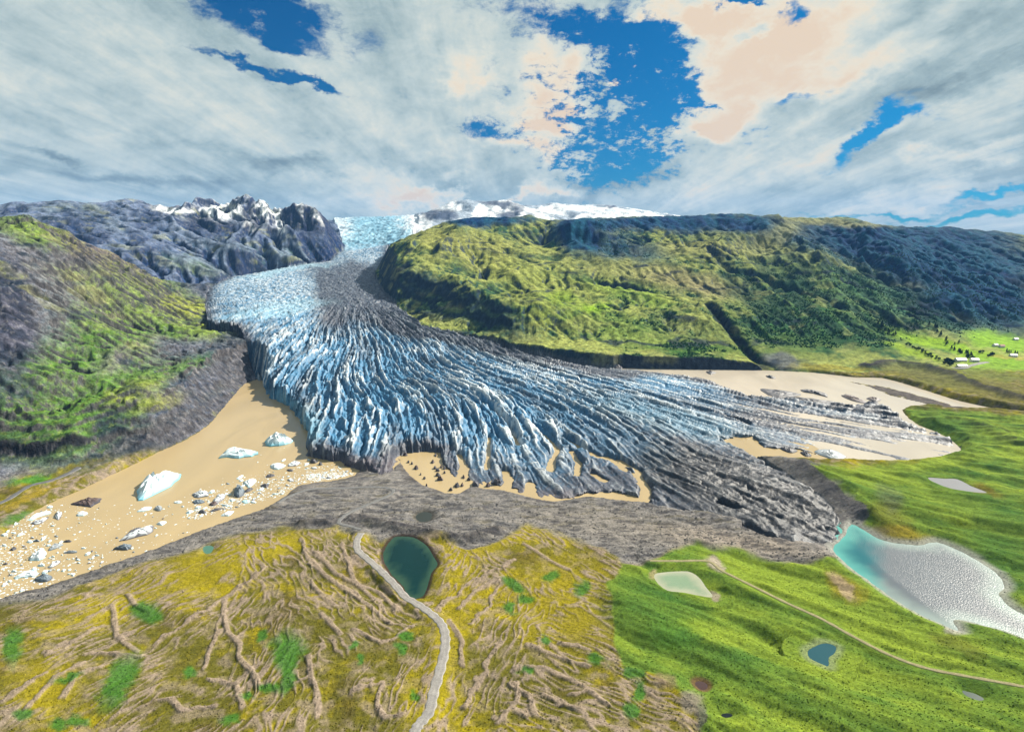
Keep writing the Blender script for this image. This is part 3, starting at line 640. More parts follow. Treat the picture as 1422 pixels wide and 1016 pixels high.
# --- hills
def steep(a, b): return sm(a, b, NZ + .06 * n2)
hz = 1 - low
wl = (PX < 500) & ~ing & ((zb > 9) | (PY < 660)) & (PY < 720) & (sdL > 0) & (Y > 470)
L = wl * sm(4, 14, zb) * sm(500, 470, PX)
gl_ = np.clip(.5 + .8 * n1 + .5 * n2, 0, 1)[..., None]
rockc = lin(66, 80, 102) * (1 - gl_) + lin(132, 134, 146) * gl_
Lc = rockc * 1.0
m3 = L[..., None]; col[:] = col * (1 - m3) + Lc * m3
GA, GB, GC = lin(134, 162, 66), lin(100, 140, 60), lin(176, 180, 72)
for p in [(45, 320, 60, 18, 15, GA, .95), (200, 420, 120, 22, 20, GC, .7), (150, 480, 60, 40, 10, GA, .75), (110, 540, 70, 50, 0, GA, .6), (290, 450, 40, 12, 10, GA, .8), (230, 520, 60, 16, -20, GA, .6), (130, 470, 60, 90, 20, GB, .9), (75, 560, 90, 70, -10, GB, .9), (190, 425, 110, 26, 18, GA, .9), (120, 560, 70, 60, -25, GB, .9), (110, 490, 70, 50, -30, GB, .9), (60, 560, 60, 60, 0, GB, .9), (35, 610, 60, 30, 0, lin(70, 100, 50), .8), (150, 440, 70, 18, 12, GA, .85), (215, 400, 70, 20, 25, GA, .85), (175, 375, 60, 12, 28, lin(120, 124, 60), .6), (110, 345, 50, 10, 32, lin(126, 110, 60), .6), (255, 425, 40, 14, 10, GC, .7), (310, 452, 26, 8, 10, GC, .7), (215, 455, 50, 9, 8, GB, .7),
          (180, 545, 40, 12, -25, GC, .6), (215, 560, 40, 9, -10, lin(150, 146, 62), .6), (255, 520, 40, 8, -10, lin(110, 118, 70), .5), (230, 585, 60, 9, -18, lin(104, 116, 62), .55), (100, 650, 70, 4, -20, lin(150, 140, 40), .9), (40, 665, 30, 6, -12, lin(76, 140, 50), .9), (35, 690, 50, 5, -24, lin(160, 140, 40), .85), (20, 720, 22, 8, -15, lin(72, 120, 50), .8), (270, 382, 40, 7, 12, GC, .6), (240, 380, 30, 6, 14, GA, .5)]:
    patch(*p, .6)
for p in [(60, 440, 40, 40, -30, lin(122, 130, 146), .7), (75, 400, 50, 22, 20, lin(128, 134, 146), .6), (20, 450, 24, 60, 0, lin(60, 64, 76), .8), (160, 500, 30, 14, -30, lin(140, 134, 134), .6), (300, 520, 60, 40, -20, lin(70, 88, 116), .7), (265, 505, 40, 8, -12, GB, .7), (300, 545, 34, 6, -25, lin(120, 128, 74), .6), (200, 520, 40, 14, -20, GB, .6), (240, 600, 60, 6, -22, lin(60, 62, 72), .7), (290, 572, 40, 8, -35, lin(62, 66, 78), .6), (335, 525, 14, 30, 10, lin(56, 64, 84), .7), (270, 560, 90, 26, -33, lin(58, 70, 92), .8), (180, 615, 80, 10, -24, lin(60, 62, 70), .75), (330, 490, 26, 26, 0, lin(64, 72, 90), .7), (210, 560, 40, 10, -15, GC, .55), (160, 575, 50, 14, -20, GB, .6), (330, 500, 25, 40, 0, lin(84, 88, 98), .8), (150, 348, 70, 8, 30, lin(140, 118, 110), .6)]:
    patch(*p, .7)
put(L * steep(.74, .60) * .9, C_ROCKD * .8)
put(L * steep(.86, .74) * .35, C_SCREE)
put(L * sm(1.8, 3.4, gully) * .3 * (PY < 560), lin(140, 146, 154))
put(L * np.exp(-((sdC + 1.5) / 6.5) ** 2) * cliffm * .95, lin(40, 42, 50))
put(L * np.exp(-((sdC - 22) / 5) ** 2) * cliffm * .7 * sm(-.1, .2, n1), lin(52, 54, 60))
put(L * np.exp(-((sdC - 38) / 6) ** 2) * cliffm * .6 * sm(-.1, .2, n2 + n1), lin(58, 60, 66))
put(L * np.clip(blob(bx, by, 12, 400, 30, 40) + blob(bx, by, 10, 470, 42, 50) + .7 * blob(bx, by, 20, 540, 36, 20), 0, 1) * .85, lin(52, 58, 76))
put(L * np.clip(blob(bx, by, 12, 400, 30, 40) + blob(bx, by, 10, 470, 42, 50), 0, 1) * sm(.05, .3, fbm(X / 25, Y / 25, 3, 297)) * .8, lin(108, 108, 124))
# far left mountain: bare rock with painted blue shade, snow in the couloirs and on the shelves
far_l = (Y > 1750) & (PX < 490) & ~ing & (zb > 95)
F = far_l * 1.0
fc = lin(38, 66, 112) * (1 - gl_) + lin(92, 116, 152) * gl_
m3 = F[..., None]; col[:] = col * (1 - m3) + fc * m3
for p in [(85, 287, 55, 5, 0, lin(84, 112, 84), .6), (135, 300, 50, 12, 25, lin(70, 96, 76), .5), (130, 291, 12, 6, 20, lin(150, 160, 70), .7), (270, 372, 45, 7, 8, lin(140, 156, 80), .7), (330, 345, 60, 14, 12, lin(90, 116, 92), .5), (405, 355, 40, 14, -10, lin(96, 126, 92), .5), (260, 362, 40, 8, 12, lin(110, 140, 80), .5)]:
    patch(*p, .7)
put(F * sm(1.2, 3.2, gully) * .6, lin(26, 50, 96))  # shadow blue painted into the gullies
put(F * sm(1.0, .2, gully) * .55, lin(146, 158, 184))  # lit grey painted on the ribs between them
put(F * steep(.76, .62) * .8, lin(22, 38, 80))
put(F * sm(.42, .25, spur) * .6 * (PY > 284), lin(20, 40, 84)); put(F * sm(.6, .8, spur) * .35 * (PY > 284), lin(150, 166, 186))  # same again by spur: shaded hollows, lit crests
snown = fbm(X / 160, Y / 160, 4, 231) + .5 * fbm(X / 45, Y / 45, 3, 233)
snl = sm(322, 292, PY + 22 * snown) * sm(195, 260, PX) * sm(.64, .80, NZ + .12 * n2) * sm(-.12, .1, snown + .3 * sm(300, 280, PY) + .22 * (gully / 3 - .5))
snl = np.clip(snl + .9 * blob(bx, by, 310, 292, 26, 16, 10) * sm(.5, .7, NZ) + .8 * blob(bx, by, 370, 296, 22, 22, 0) * sm(.5, .7, NZ), 0, 1)
snl = np.clip(snl + .85 * sm(2.2, 3.4, gully) * sm(318, 300, PY + 10 * n1) * sm(200, 260, PX), 0, 1)
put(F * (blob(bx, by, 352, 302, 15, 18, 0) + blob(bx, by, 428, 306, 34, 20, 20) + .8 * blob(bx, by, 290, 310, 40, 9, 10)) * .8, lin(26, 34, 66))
sb = np.clip(blob(bx, by, 318, 287, 22, 8, 8) + blob(bx, by, 296, 296, 22, 6, 10) + blob(bx, by, 374, 291, 17, 13, 0) + blob(bx, by, 388, 312, 7, 13, -10) + .8 * blob(bx, by, 345, 315, 8, 5, 20) + .9 * blob(bx, by, 240, 290, 30, 3.5, 8) + .8 * blob(bx, by, 445, 302, 5, 16, -40) + .8 * blob(bx, by, 418, 290, 5, 16, -25), 0, 1)
snl = snl * .6 * sm(1.0, 2.2, gully + .8 * n2) + snl * .38
snl = np.clip(snl + sb * sm(.5, .66, NZ), 0, 1)
put(F * snl, C_SNOW)
# right mountain: lit and shaded tones painted into its greens and blues
Rm = (PX > 505) & ~ing & (Y > 985) & (Y < 3900) & (PY < 520)
Rw = Rm * 1.0 * sm(498, 512, PX)
rg = sm(.15, .85, .5 + .9 * fbm(X / 90, Y / 90, 5, 241) + .6 * n2 + .35 * (sm(.7, .95, NZ) - .5))[..., None]
rc = lin(56, 96, 66) * (1 - rg) + lin(172, 180, 98) * rg  # contrast of shaded and sunlit ground put into the greens
m3 = Rw[..., None]; col[:] = col * (1 - m3) + rc * m3
for p in [(640, 335, 90, 16, 10, lin(176, 176, 96), .7), (700, 375, 80, 14, 15, lin(178, 178, 92), .6), (760, 395, 90, 20, 12, lin(160, 172, 84), .6), (880, 375, 90, 18, 10, lin(170, 172, 104), .7), (960, 390, 70, 14, 10, lin(166, 156, 112), .7), (975, 345, 80, 10, 0, lin(178, 176, 106), .7), (1080, 350, 70, 20, 15, lin(160, 166, 110), .6), (1000, 405, 60, 10, 8, lin(170, 158, 120), .5),
          (828, 426, 22, 7, 0, lin(160, 200, 40), .95), (780, 415, 22, 10, 10, lin(150, 180, 50), .6), (880, 410, 60, 12, 15, lin(140, 176, 60), .6), (860, 455, 90, 20, 10, lin(110, 146, 62), .6), (780, 440, 60, 16, 12, lin(130, 150, 60), .5), (945, 460, 50, 18, 25, lin(120, 136, 80), .5),
          (1120, 430, 90, 35, 15, lin(62, 112, 62), .8), (1080, 465, 80, 26, 10, lin(60, 106, 56), .8), (1190, 460, 90, 24, 12, lin(56, 104, 62), .8), (1250, 420, 100, 26, 18, lin(52, 112, 96), .8), (1150, 395, 90, 22, 15, lin(92, 136, 82), .6), (1350, 430, 80, 30, 18, lin(44, 98, 100), .7), (960, 485, 90, 7, 3, lin(64, 112, 44), .7),
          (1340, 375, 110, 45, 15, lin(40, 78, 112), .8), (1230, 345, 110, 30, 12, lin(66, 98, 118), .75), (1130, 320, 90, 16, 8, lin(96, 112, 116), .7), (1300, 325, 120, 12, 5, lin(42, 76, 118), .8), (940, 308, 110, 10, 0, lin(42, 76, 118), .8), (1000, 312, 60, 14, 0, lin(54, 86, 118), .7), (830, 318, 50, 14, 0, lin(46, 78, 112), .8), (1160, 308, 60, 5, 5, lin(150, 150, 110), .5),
          (660, 305, 70, 9, 0, lin(38, 68, 108), .85), (860, 345, 60, 14, 8, lin(84, 110, 100), .5), (585, 405, 45, 22, 35, lin(54, 76, 92), .85), (650, 425, 70, 20, 25, lin(54, 78, 90), .85), (690, 445, 50, 16, 25, lin(70, 92, 74), .7), (610, 425, 40, 10, 15, lin(96, 130, 74), .6)]:  # left flank and crest darkened in colour to stand in shade
    patch(*p, .65)
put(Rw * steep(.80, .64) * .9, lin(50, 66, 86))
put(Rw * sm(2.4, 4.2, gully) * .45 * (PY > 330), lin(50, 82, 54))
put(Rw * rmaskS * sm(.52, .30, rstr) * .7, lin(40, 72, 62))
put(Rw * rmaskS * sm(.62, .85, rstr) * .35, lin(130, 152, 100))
put(Rw * .9 * sm(2.0, .8, sdf(X, Y, LAG_RIGHT, 60) / 14) * steep(.88, .7) * (PX < 1060), lin(66, 74, 88))
put(Rw * .85 * np.exp(-(dline(X, Y, ravine, 90) / 13) ** 2), lin(40, 46, 48))
for p in [(1085, 501, 26, 11, 15, lin(110, 112, 122), .85)]: patch(*p, .4)
ledge_h = (zfin + 26 * fbm(X / 240, Y / 240, 4, 291) + 5 * fbm(X / 40, Y / 40, 3, 292)) / 30
ledge = 1 - np.abs(perlin(ledge_h * 1.0, X / 900, 293)) * 3.0
lpat = sm(.0, .25, fbm(X / 130, Y / 130, 4, 294))
put((Rw + L) * sm(.45, .8, ledge) * lpat * .85, lin(44, 58, 72))
put((Rw + L) * sm(.5, .2, ledge) * sm(.1, .35, fbm(X / 90, Y / 90, 4, 295)) * .35, lin(178, 178, 112))
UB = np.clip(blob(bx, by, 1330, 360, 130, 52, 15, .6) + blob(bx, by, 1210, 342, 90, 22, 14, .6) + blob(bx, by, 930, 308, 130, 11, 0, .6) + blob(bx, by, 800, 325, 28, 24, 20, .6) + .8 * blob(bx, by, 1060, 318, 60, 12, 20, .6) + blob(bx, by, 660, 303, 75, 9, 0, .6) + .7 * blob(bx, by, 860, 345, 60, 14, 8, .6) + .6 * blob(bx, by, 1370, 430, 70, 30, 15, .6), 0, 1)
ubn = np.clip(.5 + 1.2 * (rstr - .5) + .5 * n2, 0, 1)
put(Rw * UB * .92, lin(4, 50, 104)); put(Rw * UB * ubn * .5, lin(50, 128, 142))  # blue shadow tone painted over upper slopes and cliffs
put(Rw * .55 * (blob(bx, by, 1165, 309, 70, 5, 4) + blob(bx, by, 1075, 330, 40, 14, -30)), lin(176, 174, 110))
hf = fbm(X / 7, Y / 7, 5, 299, .62); hf2 = fbm(X / 26, Y / 16, 4, 298, .6)
put(L * sm(.16, .34, hf) * .45, lin(46, 56, 66)); put(L * sm(.1, .3, -hf) * .35 * (col[..., 1] > col[..., 2] * 1.2), lin(150, 164, 84)); put(L * sm(.1, .3, -hf) * .35 * (col[..., 1] <= col[..., 2] * 1.2), lin(160, 158, 160))
put(L * sm(.22, .4, hf2) * .45, lin(54, 68, 80))
# farmland at the foot of the mountain
for p in [(1330, 485, 95, 8, 14, lin(150, 190, 44), .9), (1270, 488, 45, 6, 16, lin(156, 186, 50), .8), (1390, 475, 50, 12, 10, lin(146, 192, 50), .9), (1390, 505, 55, 10, 2, lin(140, 182, 56), .85), (1360, 520, 80, 9, 5, lin(120, 132, 60), .7), (1320, 530, 90, 10, 10, lin(116, 118, 60), .8), (1270, 515, 60, 8, 10, lin(112, 112, 66), .7), (1390, 545, 50, 12, 12, lin(124, 120, 62), .8), (1160, 512, 60, 4, 3, lin(150, 140, 50), .7), (1400, 497, 25, 2.5, 0, lin(190, 178, 90), .7)]:
    patch(*p, .45)
put(np.exp(-(dline(X, Y, ridge3, 80) / 13) ** 2) * .9 * (NZ < .93), lin(84, 78, 88))
put(np.exp(-(dline(X, Y, ridge4, 80) / 10) ** 2) * .55 * (NZ < .95), lin(76, 78, 62))
# mud bar
put((sdMud < 1) * (z > 0) * .9, lin(104, 98, 100))
# ice cap mountains behind
Bk = (Y > 3300) & (PX > 485) & (PX < 985) & ~ing
Bk = Bk & ~((PX > 775) & (Y < 3900))
bn = fbm(X / 300, Y / 600, 4, 251)
m3 = (Bk * 1.0)[..., None]; col[:] = col * (1 - m3) + C_SNOW * m3
put(Bk * sm(.05, .22, fbm(X / 260, Y / 700, 4, 253)) * .55, lin(120, 150, 180))
put(Bk * np.clip(blob(bx, by, 690, 281, 22, 4, 5) + blob(bx, by, 708, 296, 20, 8, -20) + blob(bx, by, 600, 296, 12, 7, 0) + blob(bx, by, 620, 300, 14, 7, 0) + blob(bx, by, 858, 286, 14, 2.5, 0), 0, 1) * .85, lin(60, 70, 96))
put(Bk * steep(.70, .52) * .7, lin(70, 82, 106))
PLOT_LAND = col.copy() if False else None

# --- ice
gi = ing
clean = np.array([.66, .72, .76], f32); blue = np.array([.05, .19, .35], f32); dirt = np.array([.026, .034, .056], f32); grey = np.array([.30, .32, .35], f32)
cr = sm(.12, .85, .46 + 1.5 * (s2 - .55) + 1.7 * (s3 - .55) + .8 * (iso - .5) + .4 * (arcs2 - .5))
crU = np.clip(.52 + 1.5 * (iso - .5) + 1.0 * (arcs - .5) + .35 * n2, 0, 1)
cm = (lerp(crU, cr, lower) * (1 - .75 * np.exp(-(wgap / .09) ** 2)) * (.8 + .4 * wval)).clip(0, 1)[..., None]  # troughs and cracks darkened in colour as well as in depth
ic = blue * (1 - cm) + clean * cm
fold = fbm(thw * 24, rho / 300, 4, 261)
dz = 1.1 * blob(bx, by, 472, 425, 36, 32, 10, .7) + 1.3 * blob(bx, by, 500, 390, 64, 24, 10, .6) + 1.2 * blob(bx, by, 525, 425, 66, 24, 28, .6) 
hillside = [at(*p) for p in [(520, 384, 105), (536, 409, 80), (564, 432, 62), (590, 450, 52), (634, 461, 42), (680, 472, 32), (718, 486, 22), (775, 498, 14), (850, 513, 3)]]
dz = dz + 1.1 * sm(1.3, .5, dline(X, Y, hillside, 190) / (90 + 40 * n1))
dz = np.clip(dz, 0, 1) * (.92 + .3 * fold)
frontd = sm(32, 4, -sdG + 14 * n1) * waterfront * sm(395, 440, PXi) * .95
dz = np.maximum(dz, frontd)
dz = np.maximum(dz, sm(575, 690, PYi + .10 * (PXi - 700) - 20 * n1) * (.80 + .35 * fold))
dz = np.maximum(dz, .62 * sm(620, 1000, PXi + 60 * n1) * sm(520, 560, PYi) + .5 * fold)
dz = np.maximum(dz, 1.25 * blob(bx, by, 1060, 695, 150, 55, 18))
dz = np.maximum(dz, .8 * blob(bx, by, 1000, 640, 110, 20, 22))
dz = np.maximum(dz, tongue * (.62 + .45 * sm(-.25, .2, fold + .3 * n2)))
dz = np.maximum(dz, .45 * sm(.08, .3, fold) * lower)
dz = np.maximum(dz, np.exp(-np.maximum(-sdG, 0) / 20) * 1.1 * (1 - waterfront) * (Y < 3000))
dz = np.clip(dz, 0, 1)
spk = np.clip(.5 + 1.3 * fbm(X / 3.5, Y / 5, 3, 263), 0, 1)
dz2 = np.clip(dz * (1.2 - .38 * cm[..., 0]) * (.8 + .45 * spk), 0, 1)[..., None]  # dark cover also stronger in the troughs
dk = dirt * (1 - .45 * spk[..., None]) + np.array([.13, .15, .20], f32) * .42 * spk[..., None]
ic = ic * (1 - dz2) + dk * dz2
pk = (blob(bx, by, 500, 650, 90, 16, 0) + blob(bx, by, 760, 690, 90, 10, 0)) * gi
pm = (np.clip(pk, 0, 1) * .5)[..., None]; ic = ic * (1 - pm) + np.array([.10, .075, .085], f32) * pm
lobe = np.clip(blob(bx, by, 1060, 695, 150, 50, 18) + .6 * blob(bx, by, 960, 650, 120, 30, 22), 0, 1)[..., None]
ic = ic * (1 - .68 * lobe) + (sm(.55, .9, spk * cm[..., 0]) * .10)[..., None] * lobe
bl = (np.clip(blob(bx, by, 425, 590, 22, 22, 0) + blob(bx, by, 395, 556, 25, 8, 15) + .5 * blob(bx, by, 930, 580, 120, 18, 14), 0, 1) * .55)[..., None]
ic = ic * (1 - bl) + np.array([.16, .42, .60], f32) * bl
up = (sm(2700, 3500, Y) * .7)[..., None]
ic = ic * (1 - up) + (np.array([.26, .56, .72], f32) * (.55 + .7 * ridged(X / 60, Y / 90, 4, 265)[..., None])) * up
fd = (.5 * blob(bx, by, 400, 375, 60, 4, -10) + .4 * blob(bx, by, 380, 430, 70, 10, -8))[..., None]
ic = ic * (1 - fd) + np.array([.36, .58, .70], f32) * fd
snf = (np.clip(sm(545, 580, PXi + 25 * n1) + sm(500, 470, PXi + 25 * n1) * .6, 0, 1) * sm(3300, 3900, Y))[..., None]
ic = ic * (1 - snf) + C_SNOW * snf
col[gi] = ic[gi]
col = np.clip(col, .004, .9)
grain = 1 + .25 * perlin(X / 1.3, Y / 1.3, 271) * sm(700, 300, RR) + .14 * n3 + sm(450, 800, RR) * (.38 * perlin(X / 5, Y / 5, 273) * sm(2200, 1200, RR) + .34 * perlin(X / 11, Y / 11, 275) + .25 * perlin(X / 26, Y / 26, 277) * sm(1500, 2500, RR)) * ~ing
grain = np.clip(grain, .35, 1.8)
col = np.clip(col * grain[..., None] * np.where(ing | (col.min(-1) > .6), .68, ALB)[..., None], .003, .9).astype(f32)
print("colour", round(time.time() - T0, 1))

# ------------------------------------------------------------------ materials
def mat(name):
    m = bpy.data.materials.new(name); m.use_nodes = True
    nt = m.node_tree; b = nt.nodes['Principled BSDF']
    return m, nt, b
def land_material(name, scales, rough=.95, bump=.6, dist=1.0, spec=.02, amp=.45):
    m, nt, b = mat(name); N, Lk = nt.nodes, nt.links
    at_ = N.new('ShaderNodeAttribute'); at_.attribute_name = 'Col'
    geo = N.new('ShaderNodeNewGeometry')
    last = None; val = None
    for i, sc in enumerate(scales):
        no = N.new('ShaderNodeTexNoise'); no.inputs['Scale'].default_value = sc; no.inputs['Detail'].default_value = 4; no.inputs['Roughness'].default_value = .6
        Lk.new(geo.outputs['Position'], no.inputs['Vector'])
        if val is None: val = no.outputs['Fac']
        else:
            ad = N.new('ShaderNodeMath'); ad.operation = 'ADD'; Lk.new(val, ad.inputs[0]); Lk.new(no.outputs['Fac'], ad.inputs[1]); val = ad.outputs[0]
    dv = N.new('ShaderNodeMath'); dv.operation = 'DIVIDE'; dv.inputs[1].default_value = len(scales); Lk.new(val, dv.inputs[0])
    mr = N.new('ShaderNodeMapRange'); mr.inputs['From Min'].default_value = .38; mr.inputs['From Max'].default_value = .62
    mr.inputs['To Min'].default_value = 1 - amp; mr.inputs['To Max'].default_value = 1 + amp; Lk.new(dv.outputs[0], mr.inputs['Value'])
    mx = N.new('ShaderNodeMix'); mx.data_type = 'RGBA'; mx.blend_type = 'MULTIPLY'; mx.inputs[0].default_value = 1
    Lk.new(at_.outputs['Color'], mx.inputs[6]); Lk.new(mr.outputs[0], mx.inputs[7])
    Lk.new(mx.outputs[2], b.inputs['Base Color'])
    bp = N.new('ShaderNodeBump'); bp.inputs['Strength'].default_value = bump; bp.inputs['Distance'].default_value = dist
    Lk.new(dv.outputs[0], bp.inputs['Height']); Lk.new(bp.outputs[0], b.inputs['Normal'])
    b.inputs['Roughness'].default_value = rough; b.inputs['Specular IOR Level'].default_value = spec
    return m
M_LAND = land_material('ground_cover', (.5, 1.6), bump=.7, dist=.8, amp=.34)
M_HILL = land_material('hill_cover', (.13, .5), bump=.9, dist=2.2)
M_MOUNT = land_material('mountain_rock', (.05, .16), bump=.4, dist=4.0, amp=.3)
M_ICE = land_material('glacier_ice', (.12, .45), rough=.55, bump=.8, dist=1.6, spec=.3, amp=.3)
M_ROADM = land_material('road_gravel', (.3, 1.5), bump=.3, dist=.2, amp=.25)

def new_obj(name, V_, F_, m, cols=None, parent=None, smooth=True):
    me = bpy.data.meshes.new(name)
    V_ = np.asarray(V_, f32); F_ = np.asarray(F_, np.int32)
    me.vertices.add(len(V_)); me.vertices.foreach_set('co', V_.ravel())
    n = F_.shape[1]
    me.loops.add(F_.size); me.loops.foreach_set('vertex_index', F_.ravel())
    me.polygons.add(len(F_)); me.polygons.foreach_set('loop_start', np.arange(0, F_.size, n, dtype=np.int32)); me.polygons.foreach_set('loop_total', np.full(len(F_), n, np.int32))
    me.polygons.foreach_set('use_smooth', np.full(len(F_), smooth))
    if cols is not None:
        a = me.color_attributes.new('Col', 'FLOAT_COLOR', 'POINT')
        a.data.foreach_set('color', np.concatenate([cols, np.ones((len(cols), 1))], 1).astype(f32).ravel())
    me.update(calc_edges=True); me.validate()
    me.materials.append(m)
    o = bpy.data.objects.new(name, me); COL.objects.link(o)
    if parent: o.parent = parent
    return o
def tag(o, label, cat, kind=None, group=None):
    o['label'] = label; o['category'] = cat
    if kind: o['kind'] = kind
    if group: o['group'] = group
    return o

# ------------------------------------------------------------------ land meshes, one per piece of country
lr_ridge = np.interp(PX, [5, 43, 106, 152, 199, 259, 291], [1200, 1230, 1300, 1380, 1480, 1640, 1720])
reg = np.zeros(z.shape, np.int8)                                     # 0 ground
reg[(PX0 < 500) & (Y > 400) & (zb > 10) & (sdL > 0) & (Y < lr_ridge) & (PY0 < 668)] = 1
reg[(PX0 < 560) & (Y >= lr_ridge) & (sdL > 0) & ((Y > 1750) | (PX0 < 300))] = 2
reg[(PX0 > 505) & (Y > 985) & ((zb > 24) | ((PX0 < 1065) & (sdL > 0))) & (Y < 4000)] = 3
reg[(Y > 3300) & (PX0 > 485) & (PX0 < 985) & ~((PX0 > 775) & (Y < 3900))] = 4
reg[(reg == 0) & (PX0 > 505) & (Y > 1500)] = 3
reg[(reg == 0) & (PX0 <= 505) & (Y > 900) & (sdL > 0)] = 1
reg[(reg == 0) & (meadow > .5)] = 6
reg[ing] = 5
regs = [('ground', M_LAND, 'brown and yellow moss moraine with gravel ridges in front of the glacier', 'ground'),
        ('hill', M_HILL, 'steep rocky hillside with green slopes above the left lagoon', 'hill'),
        ('mountain', M_MOUNT, 'blue-grey rocky mountain with two snowy peaks left of the icefall', 'mountain'),
        ('hill', M_HILL, 'broad green mountainside with dark cliffs above the right lagoon', 'hill'),
        ('mountain', M_MOUNT, 'snow-covered ice cap with rock outcrops on the skyline', 'mountain'),
        ('glacier', M_ICE, 'crevassed blue and grey glacier tongue fanning out between the two lagoons', 'glacier'),
        ('meadow', M_LAND, 'bright green rolling meadow in front of the glacier', 'meadow')]
nr, na = z.shape
idx = np.arange(nr * na).reshape(nr, na)
quads = np.stack([idx[:-1, :-1], idx[:-1, 1:], idx[1:, 1:], idx[1:, :-1]], -1).reshape(-1, 4)
qreg = reg[:-1, :-1].ravel()
XYZ = np.stack([X, Y, zfin], -1).reshape(-1, 3); CC = col.reshape(-1, 3)
for i, (nm, m_, lab, cat) in enumerate(regs):
    q = quads[qreg == i]
    if not len(q): continue
    used = np.unique(q); mp = np.zeros(nr * na, np.int32); mp[used] = np.arange(len(used))
    o = new_obj(nm, XYZ[used], mp[q], m_, CC[used])
    tag(o, lab, cat, 'structure')
print("mesh", round(time.time() - T0, 1))

# sheet of lowland out to the horizon
a = np.linspace(0, 2 * np.pi, 65)[:-1]
V_ = [(r * math.sin(t), r * math.cos(t), -9.0) for r in (40, 400, 4000, 20000, 60000) for t in a]
F_ = [(i * 64 + j, i * 64 + (j + 1) % 64, (i + 1) * 64 + (j + 1) % 64, (i + 1) * 64 + j) for i in range(4) for j in range(64)]
m, nt, b = mat('outwash_plain'); b.inputs['Base Color'].default_value = (*lin(100, 104, 92), 1); b.inputs['Roughness'].default_value = 1
no = nt.nodes.new('ShaderNodeTexNoise'); no.inputs['Scale'].default_value = 9; rp = nt.nodes.new('ShaderNodeValToRGB')
rp.color_ramp.elements[0].color = (.05, .07, .04, 1); rp.color_ramp.elements[1].color = (.16, .15, .13, 1)
nt.links.new(no.outputs['Fac'], rp.inputs[0]); nt.links.new(rp.outputs[0], b.inputs['Base Color'])
tag(new_obj('plain', V_, F_, m), 'flat grey-green outwash plain running to the horizon', 'plain', 'structure')

